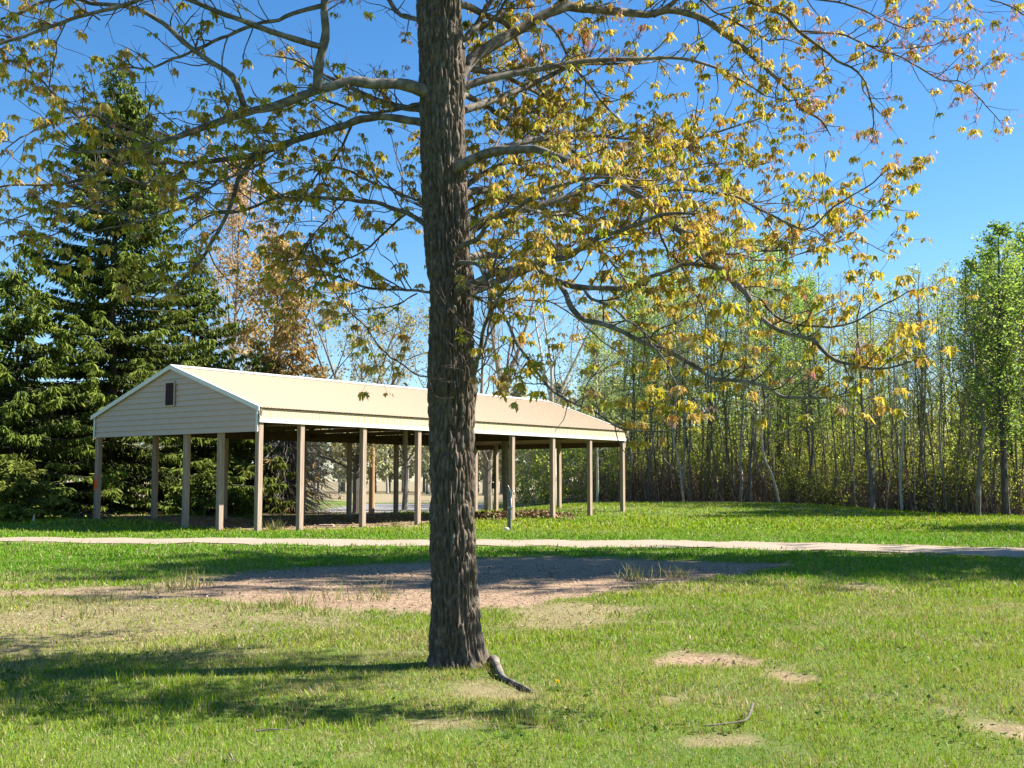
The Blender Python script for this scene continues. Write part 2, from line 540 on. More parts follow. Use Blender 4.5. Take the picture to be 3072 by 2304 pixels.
# ---------------------------------------------------------------- pavilion
pav = thing('picnic_pavilion', (NEAR[0], NEAR[1], 0), 'long open-sided pavilion with cream ribbed metal roof on weathered wooden posts', 'pavilion', None, ANG)
RZ, EZ, OV, OG = 5.474, 3.90, .11, .09      # ridge, eave heights; overhang at eaves and gables
SL = (RZ - EZ) / (WID / 2 + OV)
def roof_z(y): return RZ - SL * abs(y - WID / 2)


def roof_slope(side):
    a = Acc()
    xp, zp = [], []
    x = -OG
    while x < LEN + OG:
        for dx, dz in ((0, 0), (.05, 0), (.06, .014), (.08, .014), (.09, 0)):
            if x + dx <= LEN + OG: xp.append(x + dx); zp.append(dz)
        x += .15
    xp, zp = np.array(xp), np.array(zp)
    ye = -OV if side == 0 else WID + OV
    e = np.stack([xp, np.full(len(xp), ye), EZ + zp], -1); r = np.stack([xp, np.full(len(xp), WID / 2), RZ + zp], -1)
    n = len(xp); i = np.arange(n - 1)
    a.add(np.vstack([e, r]), np.stack([i, i + 1, i + n + 1, i + n], -1))
    lo_ = np.array([(-OG, ye, EZ - .012), (LEN + OG, ye, EZ - .012), (LEN + OG, WID / 2, RZ - .012), (-OG, WID / 2, RZ - .012)])
    a.add(lo_, [(0, 3, 2, 1)])
    return a.build('roof_slope', M['roof'], pav)


roof_slope(0); roof_slope(1)
a = Acc()
for s in (-1, 1):
    yy = WID / 2 + s * .2
    a.hexa([(-OG - .01, WID / 2, RZ + .028), (LEN + OG + .01, WID / 2, RZ + .028), (LEN + OG + .01, yy, roof_z(yy) + .026), (-OG - .01, yy, roof_z(yy) + .026),
            (-OG - .01, WID / 2, RZ + .045), (LEN + OG + .01, WID / 2, RZ + .045), (LEN + OG + .01, yy, roof_z(yy) + .034), (-OG - .01, yy, roof_z(yy) + .034)])
a.build('ridge_cap', M['white'], pav)
for gx0 in (-OG, LEN + OG):
    for s in (0, 1):
        a = Acc()
        ye = -OV - .02 if s == 0 else WID + OV + .02
        x0, x1 = (gx0 - .035, gx0 - .002) if gx0 < 0 else (gx0 + .002, gx0 + .035)
        zt, zb = .032, -.115
        a.hexa([(x0, ye, roof_z(ye) + zb), (x1, ye, roof_z(ye) + zb), (x1, WID / 2, RZ + zb), (x0, WID / 2, RZ + zb),
                (x0, ye, roof_z(ye) + zt), (x1, ye, roof_z(ye) + zt), (x1, WID / 2, RZ + zt), (x0, WID / 2, RZ + zt)])
        # return of the trim over the sheet edge
        x2, x3 = (x1, x1 + .09) if gx0 < 0 else (x0 - .09, x0)
        a.hexa([(x2, ye, roof_z(ye) + .024), (x3, ye, roof_z(ye) + .024), (x3, WID / 2, RZ + .024), (x2, WID / 2, RZ + .024),
                (x2, ye, roof_z(ye) + zt), (x3, ye, roof_z(ye) + zt), (x3, WID / 2, RZ + zt), (x2, WID / 2, RZ + zt)])
        a.build('rake_trim', M['white'], pav)

GB = 3.142


def gable(x0, out):
    """lap siding clipped to the gable outline; out = -1 for the near end, 1 for the far end"""
    a = Acc()
    bh = .188
    z = GB
    rng = np.random.default_rng(5)

    def span(z):
        if z <= roof_z(0) - .03: return 0.0, WID
        h = (RZ - .03 - z) / SL
        return WID / 2 - h, WID / 2 + h
    while z < RZ - .05:
        z1 = min(z + bh, RZ - .035)
        (a0, a1), (b0, b1) = span(z), span(z1)
        kn = roof_z(0) - .03
        cuts = [(z, a0, a1, z1, b0, b1)] if not (z < kn < z1) else [(z, 0, WID, kn, 0, WID), (kn, 0, WID, z1, b0, b1)]
        j = rng.uniform(-.003, .003)
        for (za, a0, a1, zb, b0, b1) in cuts:
            f0 = .048 - .04 * (za - z) / bh + j; f1 = .048 - .04 * (zb - z) / bh + j
            a.hexa([(x0, a0, za), (x0 + out * f0, a0, za), (x0 + out * f0, a1, za), (x0, a1, za), (x0, b0, zb), (x0 + out * f1, b0, zb), (x0 + out * f1, b1, zb), (x0, b1, zb)])
        z += bh
    g = a.build('gable_wall', M['siding'], pav)
    return g


gab = gable(0.0, -1)
gable(LEN, 1)
# corner boards and bottom frame of the gables
for x0, o in ((0, -1), (LEN, 1)):
    for y0, y1 in ((-.012, .075), (WID - .075, WID + .012)):
        a = Acc()
        xa, xb = sorted((x0 + o * .052, x0 + o * .07))
        a.box((xa, y0, GB - .015), (xb, y1, roof_z(y0) - .06)); a.build('corner_board', M['white'], pav)
    a = Acc()
    xa, xb = sorted((x0 - o * .004, x0 - o * .045))
    a.box((xa, .1, GB), (xb, WID - .1, GB + .235)); a.build('gable_beam', M['truss'], pav)
# vent in the near gable
vy0, vy1, vz0, vz1 = WID / 2 - .21, WID / 2 + .25, 4.13, 4.89
a = Acc(); a.box((-.034, vy0, vz0), (-.03, vy1, vz1))
n = 13
for k in range(n):
    z = vz0 + .02 + (vz1 - vz0 - .05) * k / (n - 1)
    a.hexa([(-.062, vy0, z - .02), (-.056, vy0, z - .024), (-.056, vy1, z - .024), (-.062, vy1, z - .02), (-.04, vy0, z + .024), (-.034, vy0, z + .02), (-.034, vy1, z + .02), (-.04, vy1, z + .024)])
vent = a.build('gable_vent', M['brown'], pav); vent.location = (-.03, 0, 0)
a = Acc()
for p, q in (((-.07, vy0 - .035, vz0 - .035), (-.028, vy0, vz1 + .035)), ((-.07, vy1, vz0 - .035), (-.028, vy1 + .035, vz1 + .035)), ((-.068, vy0, vz0 - .035), (-.028, vy1, vz0)), ((-.068, vy0, vz1), (-.028, vy1, vz1 + .035))):
    a.box(p, q)
a.build('vent_frame', M['siding'], vent)

# front fascia: cream panel, white bottom trim
a = Acc()
xk = np.arange(-.02, LEN + .02, .3)
for x in xk:
    a.box((x, -.045, 3.52), (min(x + .297, LEN + .02), -.02, 3.862))
    a.box((x + .14, -.053, 3.522), (x + .16, -.045, 3.86))
a.build('fascia', M['fascia'], pav)
a = Acc(); a.box((-.03, -.075, 3.43), (LEN + .03, -.015, 3.545)); a.box((-.03, -.082, 3.545), (LEN + .03, -.05, 3.557)); a.build('fascia_trim', M['white'], pav)
a = Acc(); a.box((-.06, -.1, 3.6), (.05, -.085, 3.7)); a.tube([(-.05, -.13, 3.83), (-.03, -.13, 3.78), (.0, -.1, 3.74), (.0, -.09, 3.66)], .035, 8); a.build('eave_bracket', M['metal'], pav)
# framing under the roof
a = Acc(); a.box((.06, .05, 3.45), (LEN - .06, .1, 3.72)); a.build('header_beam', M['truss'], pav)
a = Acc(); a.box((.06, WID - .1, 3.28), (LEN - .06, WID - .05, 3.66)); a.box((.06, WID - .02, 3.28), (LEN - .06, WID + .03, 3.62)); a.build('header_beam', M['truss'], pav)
FP = [0.09, 1.82] + [LEN - 2.82 * k for k in range(6, 0, -1)] + [LEN - .09]
for x in [1.82] + [LEN - 2.82 * k for k in range(6, 0, -1)]:
    a = Acc()
    h = .115
    a.beam((x, .11, 3.52), (x, WID - .11, 3.52), .04, .14)
    for s in (0, 1):
        ye = .11 if s == 0 else WID - .11
        a.beam((x + .002, ye, roof_z(ye) - h), (x + .002, WID / 2, RZ - h), .04, .14)
        yq = WID / 2 + (ye - WID / 2) * .5
        a.beam((x + .045, yq, roof_z(yq) - h), (x + .045, WID / 2 + (ye - WID / 2) * .3, 3.52), .038, .09)
        a.beam((x + .045, WID / 2, RZ - h), (x + .045, WID / 2 + (ye - WID / 2) * .3, 3.52), .038, .09)
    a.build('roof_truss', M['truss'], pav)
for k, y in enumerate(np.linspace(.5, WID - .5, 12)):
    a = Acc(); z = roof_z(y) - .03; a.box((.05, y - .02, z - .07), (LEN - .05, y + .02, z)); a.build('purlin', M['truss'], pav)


def post(x, y, top, name='post', s=.085):
    a = Acc()
    # three planks laminated, the middle one set back a little
    a.box((-s, -s, -.25), (s, -s / 3, top)); a.box((-s + .008, -s / 3, -.25), (s - .008, s / 3, top - .02)); a.box((-s, s / 3, -.25), (s, s, top))
    o = a.build(name, M['post'], pav)
    o.location = (x, y, 0)
    return o


for x in FP: post(x, .07, 3.43 if .5 < x < LEN - .5 else 3.42)
for x in (.09, 2.49, 5.75, 9.9, 12.64, 15.67, 18.65, LEN - .09): post(x, WID - .12, 3.28)
for y in (1.985, 3.76): post(.12, y, 3.4)
bp = [post(LEN - .12, y, 3.4) for y in (3.62, 7.46)]
a = Acc(); a.box((-.13, .0, 1.55), (-.088, .16, 1.95)); a.box((-.15, .02, 1.2), (-.088, .18, 1.5)); a.tube([(-.10, .09, 1.95), (-.10, .09, 3.3)], .02, 8); a.build('meter_box', M['darkbox'], bp[1])
a = Acc(); a.box((9.34, 2.41, 2.42), (9.48, 2.54, 4.2)); a.box((9.37, 2.44, 2.21), (9.45, 2.51, 2.42)); a.build('hanging_post', M['oldwood'], pav)
# orange blaze on the corner post at the back left
lp = [o for o in pav.children if o.name.startswith('post') and abs(o.location.x - .09) < .01 and o.location.y > 8][0]
zt = P(268, 1440, 41.4)[2] - .0
a = Acc(); a.box((-.091, -.09, zt - .32), (-.0855, .09, zt)); a.box((-.091, -.06, zt + .06), (-.0855, .05, zt + .16)); o = a.build('orange_marking', M['orange'], lp)

# ---------------------------------------------------------------- the maple in front
TY = 10.2
tree = thing('maple_tree', (0, 0, 0), 'large maple with furrowed dark trunk and new yellow-brown leaves in front of the pavilion', 'tree')
tab = np.array([(-700, 1246, 1356), (-300, 1246, 1372), (0, 1249, 1386), (100, 1252, 1388), (200, 1255, 1392), (260, 1256, 1398), (300, 1258, 1396), (400, 1262, 1394), (500, 1268, 1397), (600, 1272, 1400), (700, 1276, 1404), (800, 1281, 1411), (850, 1283, 1418), (900, 1284, 1416), (1000, 1285, 1418), (1100, 1286, 1423), (1170, 1287, 1431), (1210, 1288, 1424), (1300, 1289, 1421), (1500, 1288, 1426), (1700, 1292, 1430), (1800, 1294, 1436), (1900, 1295, 1444), (1960, 1294, 1450), (2000, 1288, 1460), (2040, 1284, 1466)], float)
tz = np.array([P(1350, y, TY)[2] for y in tab[:, 0]])
tl = np.array([P(x, y, TY)[0] for y, x in tab[:, :2]]); trr = np.array([P(x, y, TY)[0] for y, x in tab[:, [0, 2]]])
order = np.argsort(tz)


def trunk_at(z):
    l, r = np.interp(z, tz[order], tl[order]), np.interp(z, tz[order], trr[order])
    c, rad = (l + r) / 2, (r - l) / 2
    top = smooth(7.5, 13.5, z)
    return c + .25 * top, rad * (1 - .85 * top)


zz = np.concatenate([np.arange(-.12, 6.3, .0075), np.arange(6.3, 13.5, .04)])
nth = 230
th = np.arange(nth) * 2 * np.pi / nth
Z, TH = np.meshgrid(zz, th, indexing='ij')
C, RAD = trunk_at(Z)
k = 4.3
wx = (fbm(np.cos(TH) * 1.5, np.sin(TH) * 1.5, Z * 1.2, 3) - .5) * 1.3
n1 = vn(np.cos(TH) * k * 1.7 + wx, np.sin(TH) * k * 1.7 + wx, Z * 4.6)
n2 = vn(np.cos(TH) * k * 3.0 + wx * 1.5, np.sin(TH) * k * 3.0 - wx, Z * 9 + 5)
n3 = vn(np.cos(TH) * k * 4.6, np.sin(TH) * k * 4.6, Z * 14)
n4 = vn(np.cos(TH) * k * 3, np.sin(TH) * k * 3, Z * 34)
ridge = .6 * np.minimum(1, np.abs(2 * n1 - 1) * 2.6) + .4 * np.minimum(1, np.abs(2 * n2 - 1) * 2.4)
disp = .050 * (ridge - .85) + .011 * (n3 - .5) + .007 * (n4 - .5)
lump = (fbm(np.cos(TH) * .9 + 3, np.sin(TH) * .9, Z * 1.3, 3) - .5) * .05
flare = 1 + np.exp(-np.maximum(Z, 0) / .14) * (.08 + .24 * np.maximum(0, np.sin(TH * 5 + .6)) ** 2) 
RR = RAD * flare + disp * np.minimum(1, RAD / .12) + lump * (Z < 6)
ta = Acc()
v = np.stack([C + RR * np.cos(TH), TY + RR * np.sin(TH), Z], -1).reshape(-1, 3)
i_ = (np.arange(len(zz) - 1)[:, None] * nth + np.arange(nth)[None, :]); j_ = (np.arange(len(zz) - 1)[:, None] * nth + (np.arange(nth)[None, :] + 1) % nth)
ta.add(v, np.stack([i_, j_, j_ + nth, i_ + nth], -1).reshape(-1, 4))
ta.build('trunk', M['bark'], tree, smooth=True)

# limbs followed on the photograph: (points, start radius, end radius, depth gained or lost at the tip, smallest share of the length that carries twigs)
LIMBS = [
    ([(1330, 300), (1262, 268), (1200, 250), (1120, 250), (1060, 243), (1000, 254), (950, 264), (860, 302), (740, 337), (620, 377), (560, 397), (470, 430), (360, 452), (200, 454)], .054, .010, -.9, .25),
    ([(952, 265), (958, 180), (975, 120), (972, 40), (985, -80), (1000, -220), (980, -400)], .042, .016, -.4, .3),
    ([(966, 140), (880, 115), (790, 87), (700, 55), (575, 0), (480, -30), (390, 10), (190, 66), (0, 135), (-160, 190)], .026, .007, -.9, .2),
    ([(966, 15), (880, 42), (790, 66), (735, 80), (680, 105), (640, 130), (560, 155), (490, 186), (435, 205), (380, 200), (310, 215)], .020, .005, -.2, .2),
    ([(735, 336), (722, 290), (695, 228), (640, 190), (570, 145), (510, 85), (440, 45), (380, 22), (280, 10), (160, 0), (0, 60)], .026, .007, -.5, .15),
    ([(450, 432), (350, 405), (270, 370), (200, 330), (130, 250), (60, 192), (-20, 165), (-140, 120)], .012, .005, -.5, .1),
    ([(300, 60), (240, 20), (160, -40)], .008, .004, -.3, .0),
    ([(200, 66), (170, 130), (160, 200), (150, 270)], .006, .003, .2, .0),
    ([(1330, 400), (1268, 365), (1230, 361), (1160, 350), (1110, 355), (1060, 365), (1000, 385), (930, 405), (850, 430), (760, 470), (690, 478), (620, 487), (570, 497), (520, 532), (480, 545), (400, 546), (330, 540), (200, 560)], .040, .008, .7, .25),
    ([(620, 487), (520, 488), (440, 488), (380, 492), (300, 525), (180, 550), (40, 560), (-120, 580)], .020, .006, -.6, .1),
    ([(1330, 330), (1262, 313), (1200, 325), (1125, 343), (1060, 330), (960, 300), (900, 320)], .02, .006, .8, .3),
    ([(770, 466), (745, 500), (723, 521), (699, 593), (666, 670), (642, 709), (608, 767), (579, 803), (545, 847), (482, 876), (444, 905)], .024, .008, -.5, .35),
    ([(1330, 720), (1280, 682), (1217, 639), (1145, 615), (1072, 605), (1000, 593), (916, 593), (820, 598), (714, 632), (627, 646), (540, 700)], .024, .006, .6, .15),
    ([(1330, 890), (1285, 878), (1217, 873), (1164, 871), (1100, 860), (1040, 842), (960, 822), (880, 850)], .014, .005, .9, .15),
    ([(1330, 575), (1262, 600), (1220, 590), (1150, 560), (1060, 520), (980, 500), (900, 520), (800, 560)], .016, .005, 1.3, .1),
    ([(930, 700), (940, 760), (1010, 885), (1072, 953), (1169, 1069), (1265, 1127), (1347, 1146)], .009, .004, -.75, .1),
    ([(1330, 330), (1368, 262), (1386, 222), (1404, 192), (1434, 164), (1482, 135), (1555, 87), (1622, 50), (1675, 31), (1723, 19), (1796, 29), (1868, 41), (1940, 46), (2000, 33), (2063, 41), (2111, 58), (2165, 92), (2208, 121), (2271, 179), (2334, 237), (2378, 281), (2402, 330), (2460, 363), (2490, 407)], .064, .006, 1.6, .3),
    ([(1622, 55), (1670, 101), (1723, 203), (1772, 260), (1834, 333), (1900, 400), (1960, 420)], .014, .005, .3, .2),
    ([(1960, 45), (2020, 10), (2090, -60), (2200, -30), (2247, 0), (2291, 24), (2349, 46), (2388, 87), (2422, 111), (2470, 145), (2509, 184), (2572, 218), (2601, 271), (2620, 335), (2615, 400)], .028, .005, .0, .2),
    ([(2000, -20), (2102, 0), (2160, 44), (2233, 82), (2291, 114), (2388, 126), (2436, 155), (2480, 200)], .014, .004, .4, .1),
    ([(2400, 92), (2460, 98), (2523, 102), (2582, 128), (2678, 165), (2756, 199), (2824, 237), (2887, 254), (2930, 291), (2969, 330), (3010, 370)], .013, .004, .2, .15),
    ([(2606, 135), (2660, 145), (2712, 145), (2780, 140), (2830, 125), (2900, 110)], .007, .003, -.2, .0),
    ([(2889, 252), (2930, 225), (2960, 190), (2985, 165)], .005, .003, .2, .0),
    ([(2350, -60), (2430, -10), (2514, 5), (2572, 24), (2630, 51), (2717, 82), (2800, 60)], .012, .003, -.3, .1),
    ([(2800, -90), (2900, -30), (2980, 0), (3030, 15), (3100, 60)], .010, .004, -.4, .0),
    ([(2286, 111), (2284, 194), (2281, 280), (2290, 350), (2320, 412), (2339, 451)], .006, .003, .3, .1),
    ([(2208, 121), (2212, 160), (2232, 222), (2281, 277), (2340, 296), (2420, 300)], .006, .003, -.3, .1),
    ([(1340, 250), (1405, 292), (1458, 318), (1497, 347), (1579, 381), (1646, 405), (1723, 453), (1772, 487), (1820, 519), (1900, 560)], .032, .008, 2.4, .2),
    ([(1340, 520), (1400, 487), (1434, 470), (1482, 451), (1555, 450), (1603, 451), (1651, 465), (1700, 485), (1772, 508), (1830, 530), (1868, 558), (1916, 584), (1965, 620), (2013, 675), (2048, 698), (2092, 761), (2136, 800), (2160, 806), (2208, 847), (2242, 876), (2262, 910), (2291, 954), (2339, 993), (2388, 1012), (2441, 1024), (2470, 1051), (2509, 1080), (2562, 1099), (2635, 1111), (2717, 1094), (2770, 1070)], .041, .005, -1.9, .2),
    ([(1772, 508), (1815, 521), (1916, 516), (2050, 506), (2130, 490), (2260, 495), (2340, 480)], .013, .004, 2.2, .0),
    ([(1830, 528), (1900, 540), (2000, 560), (2130, 575), (2230, 600), (2340, 610), (2430, 590)], .012, .004, 2.4, .0),
    ([(1868, 558), (1960, 570), (2080, 570), (2200, 590), (2300, 640), (2420, 690), (2500, 620), (2600, 560), (2690, 490)], .013, .004, -.5, .05),
    ([(2048, 698), (2150, 720), (2260, 750), (2380, 745), (2500, 700), (2600, 640), (2680, 560)], .012, .004, 2.0, .0),
    ([(2100, 770), (2200, 770), (2320, 780), (2440, 750), (2560, 720), (2660, 760)], .010, .004, 1.8, .0),
    ([(2275, 900), (2330, 949), (2388, 973), (2460, 980), (2557, 968), (2606, 939), (2678, 900), (2750, 870)], .011, .004, -.1, .1),
    ([(1340, 760), (1429, 714), (1482, 661), (1555, 622), (1627, 579), (1700, 548), (1772, 532), (1850, 540)], .024, .010, -1.6, .2),
    ([(1345, 880), (1429, 848), (1458, 832), (1506, 815), (1555, 806), (1617, 794), (1675, 776), (1723, 757), (1800, 715), (1916, 672), (2000, 640), (2100, 640)], .038, .008, -1.8, .2),
    ([(1610, 796), (1641, 832), (1700, 852), (1723, 859), (1820, 864), (1892, 859), (1940, 847), (1958, 832), (2013, 808), (2080, 790), (2200, 830)], .028, .006, -.4, .15),
    ([(1675, 848), (1700, 885), (1714, 924), (1752, 958), (1810, 972), (1858, 996), (1931, 1030), (1993, 1054), (2048, 1082), (2145, 1133), (2194, 1145), (2281, 1157), (2339, 1184), (2388, 1198), (2485, 1198), (2560, 1180)], .023, .005, -.8, .15),
    ([(1752, 864), (1772, 895), (1820, 910), (1868, 943), (1916, 991), (1945, 1015), (2000, 1100), (2050, 1200)], .013, .004, -.9, .15),
    ([(1345, 790), (1425, 792), (1448, 818), (1473, 871), (1497, 919), (1530, 982), (1555, 1035), (1588, 1083), (1641, 1155), (1675, 1189), (1723, 1213), (1796, 1242), (1868, 1286), (1960, 1294), (2080, 1282)], .017, .004, -1.9, .2),
    ([(1380, 1190), (1425, 1120), (1432, 1080), (1444, 1020), (1468, 914), (1478, 847), (1490, 760), (1520, 690)], .022, .006, -.9, .1),
    ([(1425, 1100), (1455, 1040), (1470, 980), (1482, 930), (1520, 860), (1570, 820), (1640, 770)], .012, .004, -1.2, .1),
    ([(1345, 730), (1435, 690), (1482, 645), (1540, 590), (1590, 500), (1640, 440)], .016, .005, 1.3, .1),
    ([(1345, 640), (1430, 620), (1500, 560), (1550, 470), (1580, 380), (1600, 320)], .014, .004, 1.5, .1),
    ([(880, 430), (760, 500), (640, 560), (520, 610), (430, 660), (330, 682), (200, 705)], .012, .004, -1.5, .0),
    ([(700, 480), (600, 590), (470, 650), (350, 642), (200, 622), (60, 650), (-80, 700)], .012, .004, -2.2, .0),
    ([(560, 500), (430, 560), (300, 620), (180, 700), (40, 740)], .010, .004, -2.0, .0),
    ([(470, 430), (380, 380), (260, 350), (140, 370), (20, 440)], .010, .004, -1.4, .0),
    ([(1040, 600), (960, 680), (900, 760), (860, 850), (830, 920)], .010, .003, .3, .0),
    ([(1217, 640), (1150, 700), (1080, 760), (1000, 790), (900, 780), (800, 800)], .012, .004, .5, .0),
    ([(1250, 880), (1180, 920), (1090, 930), (1000, 960)], .008, .003, .4, .0),
    ([(1008, 596), (988, 650), (960, 700), (925, 740), (880, 830)], .009, .003, -.4, .0),
    ([(1060, 365), (1020, 450), (960, 520), (900, 600), (850, 700)], .012, .004, .6, .1),
    ([(1560, 622), (1650, 640), (1760, 650), (1880, 700), (1990, 720)], .012, .004, 2.6, .0),
    ([(1480, 452), (1520, 380), (1600, 330), (1700, 300), (1800, 310)], .010, .004, 2.0, .0),
    ([(1555, 450), (1600, 400), (1700, 400), (1850, 430), (1990, 420), (2090, 380)], .012, .004, 2.4, .0),
    ([(1500, 915), (1580, 900), (1680, 920), (1800, 1020), (1900, 1090)], .009, .003, .4, .0),
    ([(1965, 620), (1990, 720), (2060, 830), (2110, 930), (2130, 1010)], .011, .003, .4, .05),
    ([(1340, 140), (1400, 110), (1440, 60), (1470, 0), (1490, -120)], .034, .014, .8, .2),
    ([(1340, 120), (1245, 60), (1190, 30), (1130, -60), (1080, -160)], .030, .012, 1.0, .2),
    ([(1440, 90), (1480, 60), (1530, -20), (1600, -120)], .016, .008, -.3, .1),
]
rng = np.random.default_rng(11)


def smooth_path(p, step=.06):
    """Catmull-Rom through the points"""
    p = np.asarray(p, float)
    q = np.vstack([2 * p[0] - p[1], p, 2 * p[-1] - p[-2]])
    out = []
    for i in range(1, len(q) - 2):
        n = max(2, int(np.linalg.norm(q[i + 1] - q[i]) / step))
        t = np.linspace(0, 1, n, endpoint=False)[:, None]
        a, b, c, d = q[i - 1], q[i], q[i + 1], q[i + 2]
        out.append(.5 * (2 * b + (c - a) * t + (2 * a - 5 * b + 4 * c - d) * t ** 2 + (3 * b - a - 3 * c + d) * t ** 3))
    out.append(p[-1][None])
    return np.vstack(out)


limb_paths = []                              # (points, radii, first share with twigs)
start_off = {}
TRACED = []
for pts, r0, r1, off, first in LIMBS:
    pts = np.array(pts, float)
    s = np.concatenate([[0], np.cumsum(np.hypot(*np.diff(pts, axis=0).T))]); s /= s[-1]
    # limbs that spring from an earlier limb start at its depth there
    base = 0.0
    if abs(pts[0][0] - 1340) > 60:
        best = 60.0
        for pp, oo in TRACED:
            dd = np.hypot(pp[:, 0] - pts[0][0], pp[:, 1] - pts[0][1])
            k = dd.argmin()
            if dd[k] < best: best = dd[k]; base = oo[k]
    dep = base + off * s ** .65
    dense = np.concatenate([np.linspace(0, 1, 20)])
    fx = np.interp(np.linspace(0, 1, 200), s, pts[:, 0]); fy = np.interp(np.linspace(0, 1, 200), s, pts[:, 1]); fd = np.interp(np.linspace(0, 1, 200), s, dep)
    TRACED.append((np.stack([fx, fy], -1), fd))
    p3 = np.array([P(x, y, TY + d) for (x, y), d in zip(pts, dep)])
    p3 = smooth_path(p3)
    t = np.linspace(0, 1, len(p3))
    p3 = p3 + (np.stack([fbm(t * 14 + 31 * len(TRACED), t * 0 + k, n=2) for k in (1, 2, 3)], -1) - .5) * (.02 + .02 * (t[:, None] > .2))
    rad = (r0 * (1 - t) ** .75 + r1 * (1 - (1 - t) ** .75)) * (1 + .35 * (fbm(t * 40 + len(TRACED), t * 0, n=2) - .5))
    if first > 0 and abs(pts[0][0] - 1340) <= 60: rad = rad * (1 + .35 * np.exp(-((t - .03) / .05) ** 2))
    limb_paths.append((p3, rad, first))
# limbs of the crown above the picture
for k in range(16):
    z0 = rng.uniform(6.2, 12.5); az = k * 2.4 + rng.uniform(-.3, .3)
    L = rng.uniform(2.2, 4.0) * (1 - (z0 - 6.2) / 9)
    c, r = trunk_at(z0)
    d = np.array([math.cos(az), math.sin(az), rng.uniform(.5, .9)]); p = np.array([c, TY, z0]); pp = [p]
    for i in range(7):
        d = d / np.linalg.norm(d); p = p + d * L / 7; pp.append(p); d = d + rng.normal(0, .12, 3) + (0, 0, -.05)
    pp = smooth_path(pp, .1); t = np.linspace(0, 1, len(pp))
    limb_paths.append((pp, .05 * (1 - t) + .008, .25))
# a few limbs reaching away from the camera and towards it at picture height
for az, z0, L in ((.6, 3.2, 3.0), (.95, 3.5, 2.8), (.45, 3.8, 3.4), (.75, 4.1, 3.2), (.55, 4.4, 3.0), (.8, 4.9, 3.2), (1.1, 5.3, 3.0), (.35, 5.1, 3.4), (1.35, 4.1, 2.6), (1.2, 4.6, 2.6), (1.9, 3.9, 2.4), (1.5, 5.3, 2.8), (2.3, 4.9, 2.4), (.9, 5.9, 2.6), (-1.2, 6.6, 2.6), (-2.0, 6.8, 2.4), (-.45, 6.3, 3.4), (-.8, 6.5, 3.2), (-.25, 6.7, 3.6), (-1.1, 6.2, 2.8), (-.6, 6.9, 3.4), (.5, 6.4, 3.2), (.3, 6.8, 3.6), (-.9, 7.2, 3.2), (-.5, 7.4, 3.4), (-1.4, 6.9, 2.8), (-.55, 7.0, 5.2), (-.3, 7.3, 5.4), (-.08, 7.0, 5.0), (.12, 7.4, 5.4), (.35, 7.2, 5.2), (.6, 7.6, 4.8), (-.8, 7.5, 4.6), (.0, 8.0, 5.4), (-.4, 8.1, 5.2), (.3, 8.3, 5.0), (.5, 7.0, 4.4), (-.2, 7.7, 4.4)):
    c, r = trunk_at(z0)
    d = np.array([math.cos(az), math.sin(az), .45]); p = np.array([c, TY, z0]); pp = [p]
    for i in range(7):
        d = d / np.linalg.norm(d); p = p + d * L / 7; pp.append(p); d = d + rng.normal(0, .14, 3) + (0, 0, -.06)
    pp = smooth_path(pp, .1); t = np.linspace(0, 1, len(pp))
    limb_paths.append((pp, .034 * (1 - t) + .006, .25))

for pp, rad, _ in limb_paths:
    a = Acc(); a.tube(pp, rad, 10 if rad[0] > .015 else 6)
    a.build('limb', M['limb'] if rad[0] > .012 else M['twig'], tree, smooth=True)

twa = Acc()
clusters = []                                # (point, direction)


def twig(p, d, L, r, rng, sides=4, droop=0.0, up=.10):
    n = max(4, int(L / .07)); pp = [p]
    for i in range(n):
        d = d + rng.normal(0, .16, 3) + (0, 0, up * (i / n) - droop)
        d = d / np.linalg.norm(d); p = p + d * L / n; pp.append(p)
    pp = np.array(pp)
    twa.tube(pp, np.linspace(r, r * .35, len(pp)), sides)
    return pp, d


for pp, rad, first in limb_paths:
    seg = np.linalg.norm(np.diff(pp, axis=0), axis=1); arc = np.concatenate([[0], np.cumsum(seg)]); L = arc[-1]
    s = first * L + rng.uniform(0, .1)
    tip = True
    while s < L:
        i = min(np.searchsorted(arc, s), len(pp) - 2)
        t = pp[i + 1] - pp[i]; t = t / np.linalg.norm(t)
        fr = s / L
        q = rng.normal(size=3); q = q - t * q.dot(t); q = q / np.linalg.norm(q)
        if q[2] < -.3 and rng.random() < .6: q[2] *= -1
        d = .6 * t + .8 * q + (0, 0, .05)
        Lt = rng.uniform(.22, .80) * (1.05 - .45 * fr)
        path, de = twig(pp[i], d, Lt, min(.007, rad[i] * .6), rng, 4, .02, .12)
        clusters.append((path[-1], de))
        for k in range(rng.integers(1, 4)):
            j = rng.integers(1, len(path) - 1)
            q2 = rng.normal(size=3); t2 = path[j + 1] - path[j]; t2 = t2 / np.linalg.norm(t2)
            p2, d2 = twig(path[j], t2 * .6 + q2 * .5, rng.uniform(.08, .34), .0035, rng, 3, .0, .1)
            clusters.append((p2[-1], d2))
        if rng.random() < .5: clusters.append((path[len(path) // 2], de))
        s += rng.uniform(.045, .14)
    clusters.append((pp[-1], pp[-1] - pp[-2]))
twa.build('twigs', M['twig'], tree, smooth=True)

